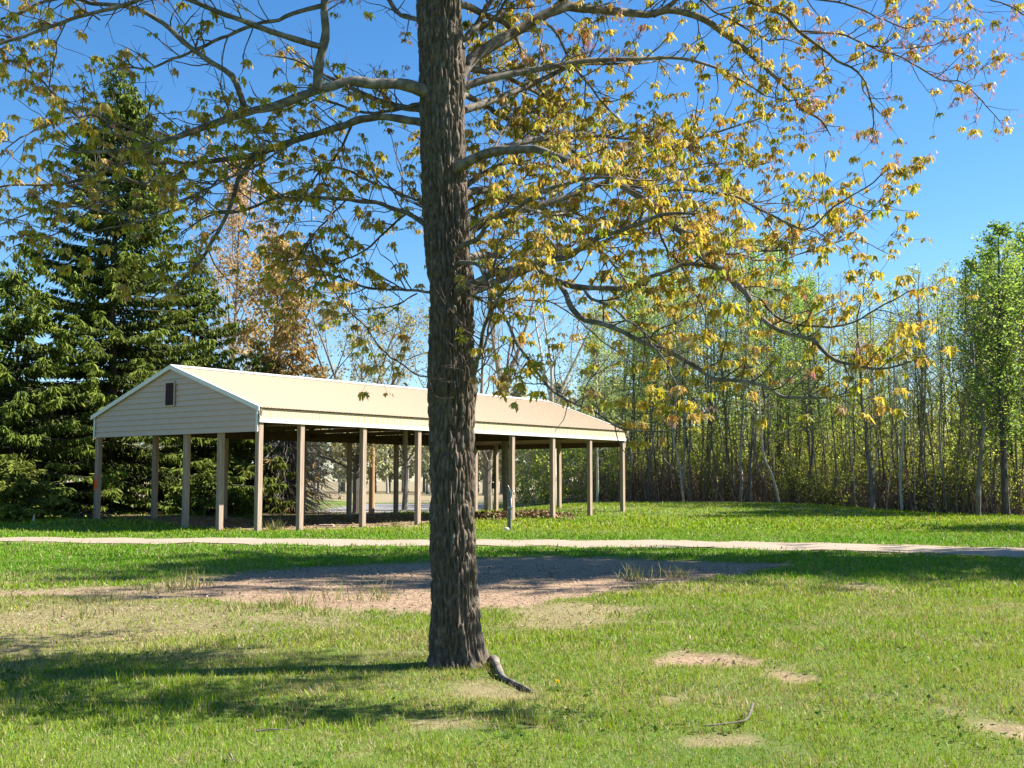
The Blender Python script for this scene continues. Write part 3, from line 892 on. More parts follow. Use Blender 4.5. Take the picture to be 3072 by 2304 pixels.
# leaves: young five-lobed maple leaves hanging in small umbrellas
half = [(0, -.02), (.12, -.07), (.30, -.10), (.17, .07), (.28, .24), (.54, .50), (.27, .40), (.13, .42), (.15, .64), (.08, .86)]
outl = half + [(0, 1.0)] + [(-x, y) for x, y in half[:0:-1]]
lv = np.array([(0, .25)] + outl)
lv3 = np.stack([lv[:, 0], lv[:, 1], -.75 * np.abs(lv[:, 0]) ** 1.2 - .22 * lv[:, 1] ** 2 + .0], -1)
m_ = len(outl)
lt = np.array([(0, 1 + i, 1 + (i + 1) % m_) for i in range(m_)])
cp = np.array([c[0] for c in clusters]); cd = np.array([c[1] for c in clusters]); cd /= np.linalg.norm(cd, axis=1)[:, None]
cpx, cpy = proj(cp)
keep = np.ones(len(cp), bool)
infront = (cpx > 1215) & (cpx < 1470) & (cp[:, 1] < TY + .1)
keep &= ~(infront & (rng.random(len(cp)) > .10))
keep &= ~((cpx < 1290) & (cpx > 200) & (cpy < 260) & (rng.random(len(cp)) > .62))
gap = fbm(cp[:, 0] * 1.5, cp[:, 1] * 1.5, cp[:, 2] * 1.5, 2)
keep &= ~((gap < .44) & (rng.random(len(cp)) < np.where(cpx > 1430, .35, .7)))
keep &= ~((cpy > 1330) & (rng.random(len(cp)) > .1))
seedp = np.where((cpx > 2430) & (cpy < 460), .75, np.where((cpy < 230) & (cpx > 960) & (cpx < 1260), .7, np.where((cpy < 170) & (cpx > 1560) & (cpx < 2000), .55, .05)))
isseed = rng.random(len(cp)) < seedp
lc = cp[keep & ~(isseed & (rng.random(len(cp)) < .6))]
ld = cd[keep & ~(isseed & (rng.random(len(cp)) < .6))] if False else None
N = len(lc)
nper = rng.integers(5, 10, N)
idx = np.repeat(np.arange(N), nper)
az = rng.uniform(0, 2 * np.pi, len(idx))
el = rng.uniform(-1.5, -.6, len(idx))
D = np.stack([np.cos(az) * np.cos(el), np.sin(az) * np.cos(el), np.sin(el)], -1)
pos = lc[idx] + np.stack([np.cos(az), np.sin(az), np.full(len(az), -.2)], -1) * rng.uniform(.005, .055, len(az))[:, None]
size = rng.uniform(.036, .078, len(idx)) * np.repeat(rng.uniform(.65, 1.25, N), nper)
upv = np.tile(np.array([0, 0, 1.0]), (len(idx), 1)) + rng.normal(0, .25, (len(idx), 3))
rot = frames(D, rng, upv)
# leaf colour: olive to yellow, some bronze; a colour per spray with small leaf-to-leaf change
pal = np.array([(.41, .35, .06), (.46, .395, .10), (.36, .35, .05), (.46, .36, .12), (.40, .28, .10), (.30, .35, .05)])
wts = np.array([.27, .24, .20, .12, .07, .10])
ci = rng.choice(len(pal), N, p=wts)
colr = pal[ci][idx] * rng.uniform(.72, 1.2, (len(idx), 1)) * (1 + rng.normal(0, .06, (len(idx), 3)))
la = Acc()
la.inst(lv3, lt, pos, rot, size, np.clip(colr, .01, .6))
la.build('leaves', M['leaf'], tree)
# seed keys hanging in tassels
sc_ = cp[isseed & keep]
N = len(sc_); nper = rng.integers(5, 12, N); idx = np.repeat(np.arange(N), nper)
kv = np.array([(0, 0, 0), (.004, .5, 0), (-.004, .5, 0), (.10, .62, .02), (.16, .9, .04), (.07, 1.0, .03), (-.10, .62, -.02), (-.16, .9, -.04), (-.07, 1.0, -.03)])
kt = np.array([(0, 1, 2), (1, 3, 4), (1, 4, 5), (2, 7, 6), (2, 8, 7)])
D = rng.normal(0, .28, (len(idx), 3)) + (0, 0, -1.0)
pos = sc_[idx] + rng.normal(0, .022, (len(idx), 3))
pal2 = np.array([(.45, .20, .17), (.50, .27, .22), (.36, .15, .11), (.42, .30, .18)])
sa = Acc(); sa.inst(kv, kt, pos, frames(D, rng), rng.uniform(.05, .09, len(idx)), pal2[rng.integers(0, 4, len(idx))] * rng.uniform(.8, 1.15, (len(idx), 1)))
sa.build('seed_clusters', M['seed'], tree)
# surface root at its foot
rp = smooth_path([G(1462, 1992) + (0, .10, .0), G(1478, 1990) + (0, 0, .035), G(1492, 2010) + (0, 0, .03), G(1505, 2034) + (0, 0, .018), G(1540, 2052) + (0, 0, .01), G(1575, 2068) + (0, 0, .01), G(1610, 2078) + (0, 0, -.02)], .012)
t = np.linspace(0, 1, len(rp))
a = Acc(); a.tube(rp, (.040 - .028 * t) * (1 + .9 * (fbm(t * 12, t * 0, n=3) - .5)), 10); a.build('surface_root', M['limb'], tree, smooth=True)

# ---------------------------------------------------------------- conifers
SPRAY = np.array([(0, 0, 0), (.5, .35, -.06), (.32, .7, -.10), (0, 1.0, -.05), (-.32, .7, -.10), (-.5, .35, -.06), (0, .5, .05)])
SPRAY_T = np.array([(0, 1, 6), (1, 2, 6), (2, 3, 6), (3, 4, 6), (4, 5, 6), (5, 0, 6)])
SPRAY_X = np.array([.30, 1.0, 1.0])


def conifer(seed, H, R, pal, bare=0.0, whorl=.29, nb=8, spray=.33, dens=1.0, pend=.8, hole=.06, base=.25, dead=None, trunk_r=None):
    """returns (wood, foliage) accumulators of a spruce: whorls of drooping branches hung with needle sprays"""
    rng = np.random.default_rng(seed)
    w, f = Acc(), Acc()
    tr = trunk_r or H * .012
    zs = np.linspace(-.2, H, 14)
    w.tube(np.stack([fbm(zs * .2, zs * 0 + seed, n=2) * .25 - .12, zs * 0, zs], -1), tr * (1 - zs / H * .96) + .012, 9)
    z = base
    P_, D_, S_, C_ = [], [], [], []
    lob = rng.uniform(0, 6.28, 3)
    while z < H * .985:
        t = z / H
        for b in range(nb if t < .9 else 5):
            az = rng.uniform(0, 2 * np.pi)
            L = R * ((1 - t) ** .82) * rng.uniform(.62, 1.12) * (1 + .16 * math.sin(2 * az + lob[0] + z * .5) + .10 * math.sin(3 * az + lob[1] - z * .8))
            L = max(L, .18)
            if t < .06: L *= .55 + t * 7
            if rng.random() < hole: continue
            h = np.array([math.cos(az), math.sin(az)])
            s = np.linspace(0, 1, 7)
            rise = rng.uniform(.15, .45) * (1 + t)
            zz_ = z + L * (rise * .35 * s - (.42 - .55 * t) * s ** 1.6 + .16 * s ** 4) + rng.uniform(-.15, .15)
            pts = np.stack([h[0] * L * s, h[1] * L * s, np.maximum(zz_, .06)], -1)
            if L > .8 or dead: w.tube(pts, np.linspace(max(.008, L * .009), .004, 7), 4)
            isdead = z < bare * H
            n = max(3, int(L / .07 * dens))
            for q in range(n):
                u = 1 - rng.random() ** 1.35 * .93
                if isdead and rng.random() < .93: continue
                p = np.array([np.interp(u, s, pts[:, k]) for k in range(3)])
                side = rng.choice([-1, 1])
                lat = np.array([-h[1] * side, h[0] * side, 0])
                Ls = (.16 + .42 * L * .32 * (1.05 - u)) * rng.uniform(.4, 1.1)
                dirb = np.array([h[0], h[1], -.05]) * .75 + lat * .9
                for m in range(3):
                    a = (m + rng.random()) / 3
                    pp = p + dirb * Ls * a + (0, 0, -.10 * Ls * a)
                    dd = dirb * .55 + (0, 0, -pend * rng.uniform(.4, 1.5)) + rng.normal(0, .28, 3)
                    if t > .93: dd = np.array([h[0] * .5, h[1] * .5, 1.0]) + rng.normal(0, .2, 3)
                    P_.append(pp); D_.append(dd); S_.append(spray * rng.uniform(.55, 1.15) * (.55 + .45 * min(1, L / 1.5)))
                    C_.append((u, rng.random()))
        z += whorl * rng.uniform(.75, 1.25) * (1.0 if t < .8 else .75)
    for k in range(26):                                  # leader
        P_.append(np.array([0, 0, H - rng.random() * .9])); D_.append(np.array([rng.normal(0, .35), rng.normal(0, .35), 1.0])); S_.append(spray * .6); C_.append((1, rng.random()))
    P_, D_, S_, C_ = np.array(P_), np.array(D_), np.array(S_), np.array(C_)
    P_[:, 2] = np.maximum(P_[:, 2], .05)
    pal = np.array(pal)
    mixv = np.clip(C_[:, 0] ** 2 * .6 + C_[:, 1] * .4, 0, 1)[:, None]           # sprays lighter and yellower towards the branch tips
    col = pal[0] * (1 - mixv) + pal[1] * mixv
    k = C_[:, 1] > .93
    col[k] = pal[2] if len(pal) > 2 else col[k]
    col = col * rng.uniform(.75, 1.25, (len(col), 1))
    up_ = np.tile((0, 0, 1.0), (len(P_), 1)) + rng.normal(0, .5, P_.shape)
    f.inst(SPRAY * (.30, 1, 1), SPRAY_T, P_, frames(D_, rng, up_), S_, col)
    if dead:
        for k in range(dead):
            zz_ = rng.uniform(.6, H * .34); az = rng.uniform(0, 6.28); L = R * rng.uniform(.35, 1.0)
            s = np.linspace(0, 1, 6)
            pts = np.stack([np.cos(az + s * .2) * L * s, np.sin(az + s * .2) * L * s, np.maximum(zz_ - L * .5 * s ** 1.5 + .1 * s ** 4, .05)], -1) + rng.normal(0, .05, (6, 3)) * s[:, None]
            w.tube(pts, np.linspace(.018, .006, 6), 3)
    return w, f


def place(px, base_y, Y):
    x = (px - 1536) / F_PX * Y * 1.0
    return (x, Y, float(gz(np.array([x]), np.array([Y]))[0]) - .03)


def h_for(ytop, Y): return (HOR - ytop) / F_PX * Y + EYE


def make_conifer(name, px, ytop, Y, R, seed, pal, label, mat_w='darkbark', **kw):
    w, f = conifer(seed, h_for(ytop, Y), R, pal, **kw)
    o = thing(name, place(px, 0, Y), label, 'tree', kw.get('group'))
    w.build('trunk', M[mat_w], o); f.build('crown', M['needle'], o)
    return o


GREEN = [(.026, .042, .012), (.15, .20, .024), (.22, .25, .04)]
YGREEN = [(.045, .06, .014), (.18, .21, .03), (.24, .26, .05)]
make_conifer('spruce_tree', 330, 130, 51, 6.1, 3, GREEN, 'tall dark spruce with a narrow spire towering behind the gable end of the pavilion', nb=8, dens=1.15)
make_conifer('spruce_tree', 40, 760, 47, 4.8, 4, GREEN, 'broad dark spruce at the left edge, lower than the tall spire beside it', nb=8, dens=1.0)
make_conifer('spruce_tree', 575, 720, 54.5, 4.2, 6, GREEN, 'green spruce with hanging branches, right-hand neighbour of the tall spire behind the roof', nb=8, dens=1.0, hole=.1)
make_conifer('spruce_tree', 770, 1030, 55, 3.0, 7, YGREEN, 'small yellow-green spruce seen between the pavilion posts behind the roof peak', nb=7, dens=1.0, pend=1.1)
make_conifer('young_spruce', 50, 1385, 41.5, 2.3, 8, YGREEN, 'low bushy young spruce on the lawn edge at the far left beside the white pipe', nb=8, whorl=.2, spray=.3, dens=1.3, pend=.1, base=.1)
make_conifer('young_spruce', 640, 1390, 49, 2.2, 18, GREEN, 'small dark spruce under the pavilion roof line, between the back posts', nb=8, whorl=.25, spray=.32, dens=1.2, pend=.4, base=.1)
make_conifer('dying_spruce', 872, 800, 55.5, 3.1, 9, [(.22, .14, .05), (.40, .27, .10), (.36, .30, .10)], 'rusty orange spruce with a grey skirt of dead lower branches behind the roof', 'greytwig', bare=.36, nb=7, dens=.9, hole=.2, dead=700, spray=.34)


# ---------------------------------------------------------------- broadleaved trees
LEAFQ = np.array([(0, 0, 0), (.45, .5, .1), (0, 1, 0), (-.45, .5, .1)])
LEAFT = np.array([(0, 1, 2), (0, 2, 3)])


def broadleaf(seed, H, r0, first=.3, spread=.28, nb=26, elev=(30, 65), n2=5, n3=3, leaves=3, lsize=.12, pal=((.1, .15, .03),), lean=0.0, forks=0, curve=.5, prof='round', wob=.25, jitter=.12, sides=6):
    rng = np.random.default_rng(seed)
    w, f = Acc(), Acc()
    LP, LD = [], []
    stems = []
    z = np.linspace(0, 1, 12)
    wx = (fbm(z * 3 + seed, z * 0, n=2) - .5) * wob * H * .12; wy = (fbm(z * 3 + seed + 50, z * 0, n=2) - .5) * wob * H * .12
    tp = np.stack([wx - wx[0] + lean * H * z, wy - wy[0], -.15 + H * z * .985], -1)
    cut = 1.0 if forks == 0 else first + .08
    zt = z * cut
    trunk = np.stack([np.interp(zt, z, tp[:, k]) for k in range(3)], -1)
    w.tube(trunk, r0 * (1 - zt * .93) + .012, sides + 2)
    stems.append((trunk, r0 * (1 - zt * .93) + .012, first / cut))
    if forks:
        for k in range(forks):
            az = k * 2 * np.pi / forks + rng.uniform(-.4, .4)
            p = trunk[-1 if k < 2 else -2]; d = np.array([math.cos(az) * rng.uniform(.3, .62), math.sin(az) * rng.uniform(.3, .62), 1.0]); pp = [p]
            Ls = H * (1 - cut) * rng.uniform(.85, 1.05)
            for i in range(8):
                d = d / np.linalg.norm(d); p = p + d * Ls / 8; pp.append(p); d = d + rng.normal(0, .07, 3) + (0, 0, .10)
            pp = np.array(pp); rr = np.linspace(r0 * .6, .012, 9)
            w.tube(pp, rr, sides); stems.append((pp, rr, .05))
    for st, (pp, rr, fst) in enumerate(stems):
        arc = np.linspace(0, 1, len(pp))
        m = nb if forks == 0 else max(3, nb // (forks + 1))
        for b in range(m):
            u = fst + (1 - fst) * ((b + rng.random()) / m)
            p = np.array([np.interp(u, arc, pp[:, k]) for k in range(3)]); r = np.interp(u, arc, rr)
            v = (u - fst) / (1 - fst + 1e-6)
            pr = {'round': math.sin(np.pi * (.18 + .78 * v)) , 'cone': 1.02 - v, 'vase': .35 + .65 * v}[prof]
            L = H * spread * max(.12, pr) * rng.uniform(.6, 1.15)
            az = b * 2.4 + rng.uniform(-.5, .5); e = R_(rng.uniform(*elev))
            d = np.array([math.cos(az) * math.cos(e), math.sin(az) * math.cos(e), math.sin(e)]); q = [p]
            for i in range(5):
                d = d / np.linalg.norm(d); p = p + d * L / 5; q.append(p); d = d + rng.normal(0, .12, 3) + (0, 0, .10 * curve)
            q = np.array(q)
            w.tube(q, np.linspace(min(r * .6, .012 + L * .014), .006, 6), 4)
            for c in range(n2):
                k = rng.integers(1, 6); t = q[k] - q[k - 1]; t = t / np.linalg.norm(t)
                d2 = t * .7 + rng.normal(0, .5, 3) + (0, 0, .12); d2 = d2 / np.linalg.norm(d2); L2 = L * rng.uniform(.18, .45)
                q2 = np.array([q[k], q[k] + d2 * L2 * .5, q[k] + d2 * L2 + rng.normal(0, .07, 3) * L2])
                w.tube(q2, (.007, .005, .003), 3, cap=False)
                for g in range(n3):
                    a = q2[rng.integers(1, 3)]; d3 = d2 * .6 + rng.normal(0, .5, 3); d3 = d3 / np.linalg.norm(d3); e3 = a + d3 * L2 * rng.uniform(.25, .6)
                    w.tube(np.array([a, e3]), (.0045, .0025), 3, cap=False)
                    for l in range(leaves):
                        LP.append(a + (e3 - a) * rng.random() + rng.normal(0, jitter, 3)); LD.append(d3 + rng.normal(0, .7, 3) + (0, 0, -.3))
                for l in range(leaves):
                    LP.append(q2[rng.integers(1, 3)] + rng.normal(0, jitter, 3)); LD.append(d2 + rng.normal(0, .7, 3) + (0, 0, -.3))
    if leaves:
        LP, LD = np.array(LP), np.array(LD)
        pal = np.array(pal)
        clump = fbm(LP[:, 0] * .8, LP[:, 1] * .8, LP[:, 2] * .8 + seed, 2)[:, None]
        col = pal[rng.integers(0, len(pal), len(LP))] * rng.uniform(.75, 1.2, (len(LP), 1)) * (.75 + .5 * clump)
        f.inst(LEAFQ, LEAFT, LP, frames(LD, rng), lsize * rng.uniform(.6, 1.3, len(LP)), col)
    return w, f


def make_tree(name, loc, label, args, bark='greytwig', cat='tree', group=None, rz=0.0, leafmat='green'):
    w, f = broadleaf(**args)
    o = thing(name, loc, label, cat, group, rz)
    w.build('trunk', M[bark], o)
    if f.n: f.build('crown', M[leafmat], o)
    return o


# trees standing singly behind the pavilion
RUST = ((.40, .28, .11), (.37, .25, .09), (.42, .33, .14)); BUD = ((.30, .28, .09), (.26, .26, .07), (.36, .30, .14)); PINK = ((.46, .31, .20), (.42, .29, .15), (.48, .36, .20))
make_tree('budding_maple', place(700, 0, 66), 'tall upright red maple with pinkish-orange buds behind the tall spruces', dict(seed=21, H=h_for(470, 66), r0=.16, first=.22, spread=.24, nb=44, elev=(48, 74), n2=9, n3=4, leaves=4, lsize=.14, pal=PINK, curve=1.2, jitter=.08), 'redtwig')
make_tree('orange_leafed_tree', place(815, 0, 60), 'tree with bronze-orange new leaves rising above the middle of the roof', dict(seed=22, H=h_for(720, 60), r0=.18, first=.25, spread=.24, nb=38, elev=(25, 60), n2=8, n3=4, leaves=5, lsize=.18, pal=RUST), 'greytwig')
make_tree('pale_budding_tree', place(1072, 0, 56.5), 'wide bare tree with low fork and pale yellow buds left of the big trunk', dict(seed=23, H=h_for(850, 56.5), r0=.20, first=.16, spread=.34, nb=60, elev=(28, 62), n2=9, n3=5, leaves=2, lsize=.11, pal=BUD, forks=5, curve=.9, prof='round'), 'greytwig')
make_tree('pale_budding_tree', place(1215, 0, 63), 'thin bare tree with pale yellow buds just left of the big maple trunk', dict(seed=24, H=h_for(890, 63), r0=.16, first=.2, spread=.26, nb=44, elev=(40, 70), n2=6, n3=4, leaves=1, lsize=.11, pal=BUD, forks=3, curve=1.0), 'greytwig')
make_tree('bare_tree', place(1465, 0, 60), 'small forked bare tree seen under the roof just right of the big maple trunk', dict(seed=25, H=h_for(800, 60), r0=.22, first=.14, spread=.26, nb=42, elev=(30, 65), n2=6, n3=3, leaves=0, forks=3, curve=.8), 'greytwig')
make_tree('bare_tree', place(1524, 0, 55), 'bare tree with straight grey trunk standing directly behind the water hydrant', dict(seed=26, H=h_for(760, 55), r0=.20, first=.42, spread=.24, nb=40, elev=(30, 62), n2=6, n3=3, leaves=0, forks=3, curve=.9), 'greytwig')
make_tree('bare_tree', place(1662, 0, 62), 'bare tree with twin pale stems above the right end of the roof ridge', dict(seed=27, H=h_for(740, 62), r0=.17, first=.30, spread=.24, nb=42, elev=(35, 66), n2=6, n3=3, leaves=1, lsize=.1, pal=BUD, forks=3, curve=.9), 'palebark')
make_tree('budding_tree', place(1790, 0, 64), 'slim tree with pale green haze of buds above the far right corner of the roof', dict(seed=28, H=h_for(930, 64), r0=.07, first=.25, spread=.2, nb=34, elev=(30, 60), n2=7, n3=4, leaves=2, lsize=.13, pal=((.22, .30, .10), (.28, .33, .13))), 'palebark')
# stub pole behind the pavilion
x, y, z = place(1117, 0, 57)
a = Acc(); zz_ = np.linspace(-.2, 3.9, 8); a.tube(np.stack([np.full(8, 0.), zz_ * 0, zz_], -1), .15 - zz_ * .008, 10)
o = a.build('wooden_pole', M['pole'], smooth=True); o.location = (x, y, z); tag(o, 'short orange-brown wooden pole standing by the road beyond the pavilion', 'pole')

# ---------------------------------------------------------------- the wood at the right
SPRING = ((.31, .39, .06), (.38, .43, .09), (.25, .35, .05), (.42, .42, .13)); LARCH = ((.24, .37, .08), (.31, .43, .12), (.19, .31, .07)); LUSH = ((.17, .28, .05), (.22, .34, .07), (.28, .38, .09)); OLIVE = ((.36, .40, .09), (.43, .43, .12), (.30, .36, .08))
KIND = {
    'aspen': ('aspen', 'slender pale-trunked aspen with thin light green leaves in the wood beyond the lawn', 'palebark', [dict(seed=s, H=16, r0=.072, first=.40, spread=.115, nb=26, elev=(25, 60), n2=6, n3=3, leaves=2, lsize=.10, pal=SPRING, wob=.8) for s in (31, 32, 33)]),
    'dark': ('woodland_maple', 'dark-trunked maple with yellow-green spring leaves in the wood beyond the lawn', 'woodbark', [dict(seed=s, H=16, r0=.098, first=.18, spread=.17, nb=30, elev=(20, 60), n2=6, n3=3, leaves=2, lsize=.105, pal=p, wob=.9) for s, p in ((41, SPRING), (42, OLIVE), (43, SPRING), (44, OLIVE))]),
    'larch': ('larch', 'feathery bright green larch with straight trunk in the wood beyond the lawn', 'woodbark', [dict(seed=s, H=17, r0=.10, first=.34, spread=.14, nb=64, elev=(-8, 22), n2=7, n3=2, leaves=2, lsize=.13, pal=LARCH, prof='cone', curve=.4, jitter=.16) for s in (51, 52)]),
    'bare': ('bare_sapling', 'leafless thin tree with grey upright twigs in the wood beyond the lawn', 'greytwig', [dict(seed=s, H=15, r0=.055, first=.35, spread=.13, nb=30, elev=(40, 72), n2=6, n3=4, leaves=0, wob=.9, curve=.8) for s in (61, 62)]),
    'lush': ('leafy_poplar', 'tall poplar with full bright green crown at the right edge of the wood', 'darkbark', [dict(seed=s, H=18, r0=.2, first=.24, spread=.2, nb=44, elev=(20, 60), n2=8, n3=4, leaves=3, lsize=.16, pal=LUSH) for s in (71,)]),
}
GRP = {'aspen': 'aspens in the wood', 'dark': 'dark-trunked maples in the wood', 'larch': 'larches in the wood', 'bare': 'leafless saplings in the wood', 'lush': 'leafy poplars at the right edge'}
protos = {}


def wood_tree(kind, x, y, H, rz, tilt=(0, 0), thick=1.0, label=None, group=True):
    nm, lab, bark, variants = KIND[kind]
    vi = int(rng2.integers(len(variants)))
    z = float(gz(np.array([x]), np.array([y]))[0]) - .05
    hv = variants[vi]['H']
    sc = (H / hv * thick, H / hv * thick, H / hv)
    if (kind, vi) not in protos:
        o = make_tree(nm, (x, y, z), label or lab, variants[vi], bark, group=GRP[kind] if group else None, rz=rz)
        o.scale = sc; o.rotation_euler = (tilt[0], tilt[1], rz)
        protos[kind, vi] = o
        return o
    o = dup(protos[kind, vi], (x, y, z), rz, sc, label or lab, None, tilt)
    if group: o['group'] = GRP[kind]
    elif 'group' in o: del o['group']
    return o


rng2 = np.random.default_rng(77)
SKY = np.array([(1700, 1010), (1790, 960), (1850, 790), (1930, 730), (2050, 740), (2200, 690), (2350, 690), (2460, 780), (2560, 830), (2660, 860), (2740, 800), (2800, 740), (2860, 720), (2930, 700), (3000, 670), (3072, 650), (3400, 640), (5000, 700)], float)
# rows from the lawn edge back into the wood
for row, (back, step) in enumerate(((.3, 40), (2.2, 42), (5.5, 56), (10.0, 72), (16, 90), (23, 104))):
    px = 1765 + rng2.uniform(0, 60)
    while px < 3150:
        Y0 = 64.0
        for it in range(4): Y0 = float(edge_depth((px - 1536) / F_PX * Y0)) + back
        Y = Y0 + rng2.uniform(-.6, 1.8) + max(0, (1990 - px) / 40) * (row > 0)
        x = (px - 1536) / F_PX * Y
        top = np.interp(px, SKY[:, 0], SKY[:, 1])
        H = h_for(top, Y) * rng2.uniform(.80, 1.0)
        r = rng2.random()
        if px < 2020: kind = 'larch' if r < .38 else 'aspen' if r < .75 else 'dark'
        elif px < 2450: kind = 'larch' if r < .28 else 'aspen' if r < .64 else 'dark'
        elif px < 2860: kind = 'bare' if r < .24 else 'aspen' if r < .62 else 'dark'
        else: kind = 'lush' if (r < .26 and px > 2900) else 'aspen' if r < .5 else 'bare' if r < .58 else 'dark'
        if row < 2 and rng2.random() < .3: kind = 'bare'
        if kind == 'bare': H *= 1.06
        wood_tree(kind, x, Y, H * (rng2.uniform(.62, .9) if row == 0 else 1), rng2.uniform(0, 6.28), (rng2.normal(0, .04), rng2.normal(0, .045)), rng2.uniform(.6, 1.35))
        px += step * rng2.uniform(.55, 1.45)
# trees that stand out one by one
def solo(kind, px, Y, top, label, tilt=(0, 0), thick=1.0): return wood_tree(kind, (px - 1536) / F_PX * Y, Y, h_for(top, Y), .6, tilt, thick, label, False)
solo('aspen', 2335, 62.0, 1010, 'pale birch trunk leaning to the left at the front of the wood', (0, -.17), 1.3)
solo('dark', 2612, 58.5, 800, 'single thick dark trunk at the front of the wood above the mown bank', (0, .01), 1.5)
solo('aspen', 2700, 58.0, 830, 'pale crooked double-stemmed aspen at the front of the wood above the bank', (0, -.03), 1.2)
solo('dark', 2925, 52.5, 760, 'dark straight trunk at the front of the wood near its right end', (0, -.02), 1.5)
solo('lush', 3010, 53, 650, 'tallest leafy green poplar at the right end of the wood', (0, 0), 1.1)

# bushes along the foot of the wood and behind the pavilion
def bush(seed, H, W, pal, n=1500, stems=26, lsize=.11):
    rng = np.random.default_rng(seed); w, f = Acc(), Acc(); LP = []
    for k in range(stems):
        az = rng.uniform(0, 6.28); r = rng.uniform(0, W * .35); p = np.array([math.cos(az) * r, math.sin(az) * r, -.1]); q = [p]
        d = np.array([math.cos(az) * .35, math.sin(az) * .35, 1.0]) + rng.normal(0, .15, 3); L = H * rng.uniform(.6, 1.1)
        for i in range(6): d = d / np.linalg.norm(d); p = p + d * L / 6; q.append(p); d = d + rng.normal(0, .15, 3)
        q = np.array(q); w.tube(q, np.linspace(.022, .006, 7), 4)
        for c in range(9):
            i = rng.integers(1, 7); d2 = rng.normal(0, 1, 3) + (0, 0, .5); d2 = d2 / np.linalg.norm(d2); e = q[i] + d2 * rng.uniform(.2, .75) * W * .35
            w.tube(np.array([q[i], (q[i] + e) / 2 + rng.normal(0, .05, 3), e]), (.007, .005, .003), 3, cap=False)
            for l in range(max(1, n // (stems * 9))): LP.append(q[i] + (e - q[i]) * rng.random() + rng.normal(0, .09, 3))
    LP = np.array(LP); LP[:, 2] = np.maximum(LP[:, 2], .05); pal = np.array(pal)
    col = pal[rng.integers(0, len(pal), len(LP))] * rng.uniform(.7, 1.2, (len(LP), 1))
    f.inst(LEAFQ, LEAFT, LP, frames(rng.normal(size=LP.shape), rng), lsize * rng.uniform(.6, 1.3, len(LP)), col)
    return w, f


BK = [(bush(81, 3.0, 3.0, SPRING, 2400, 26, .12), 'greytwig', 'leafy_bush', 'many-stemmed bush with small yellow-green leaves at the foot of the wood', 'green bushes along the foot of the wood'),
      (bush(82, 3.4, 2.6, OLIVE, 1700, 26, .12), 'greytwig', 'leafy_bush', 'many-stemmed bush with small yellow-green leaves at the foot of the wood', 'green bushes along the foot of the wood'),
      (bush(83, 2.6, 3.0, ((.22, .16, .09), (.27, .21, .12)), 320, 40), 'redtwig', 'brushwood_bush', 'brown twiggy bush with hardly any leaves at the foot of the wood', 'brown bushes along the foot of the wood')]
bproto = [None] * 3


def put_bush(k, x, y, rz, sc, label=None, group=True):
    (w, f), bark, nm, lab, grp = BK[k]
    z = float(gz(np.array([x]), np.array([y]))[0]) - .03
    if bproto[k] is None:
        o = thing(nm, (x, y, z), lab, 'bush', grp, rz); w.build('stems', M[bark], o); f.build('foliage', M['green'], o); o.scale = sc; bproto[k] = o
    else: o = dup(bproto[k], (x, y, z), rz, sc)
    o['label'] = label or lab
    if group: o['group'] = grp
    elif 'group' in o: del o['group']
    return o


px = 1770
while px < 3160:
    Y0 = 64.0
    for it in range(4): Y0 = float(edge_depth((px - 1536) / F_PX * Y0))
    k = rng2.choice([0, 1, 2], p=(.40, .2, .40)); s = rng2.uniform(.6, 1.2); h = rng2.uniform(.7, 1.25) * (1.25 if px < 2350 else .9)
    Y = Y0 + rng2.uniform(.6, 4.5); put_bush(k, (px - 1536) / F_PX * Y, Y, rng2.uniform(0, 6.28), (s, s, h))
    if rng2.random() < .6:
        Y = Y0 + rng2.uniform(3, 8); put_bush(rng2.choice([0, 1, 2]), (px + 20 - 1536) / F_PX * Y, Y, rng2.uniform(0, 6.28), (s, s, h * 1.25))
    px += rng2.uniform(60, 130)
for back, step, hs in ((9, 120, 1.3), (15, 110, 1.8), (22, 105, 2.2), (30, 105, 2.6), (38, 105, 3.0)):
    px = 1750 + rng2.uniform(0, 60)
    while px < 3140:
        Y0 = 64.0
        for it in range(4): Y0 = float(edge_depth((px - 1536) / F_PX * Y0)) + back
        Y = Y0 + rng2.uniform(-1.5, 1.5); k = rng2.choice([0, 1, 2], p=(.5, .4, .1)); w_ = rng2.uniform(1.0, 1.5)
        put_bush(k, (px - 1536) / F_PX * Y, Y, rng2.uniform(0, 6.28), (w_, w_, hs * rng2.uniform(.7, 1.15)))
        px += step * rng2.uniform(.6, 1.4)
for px, Y, s, lab in ((1645, 66, 1.15, 'round green bush seen through the pavilion right of the water hydrant'), (1725, 67, 1.25, 'green bush seen between the two end posts of the pavilion'), (1590, 72, .9, 'smaller dusty green bush beyond the road, right of the hydrant')):
    put_bush(1 if px == 1725 else 0, (px - 1536) / F_PX * Y, Y, px, (s, s, s * 1.05), lab, False)

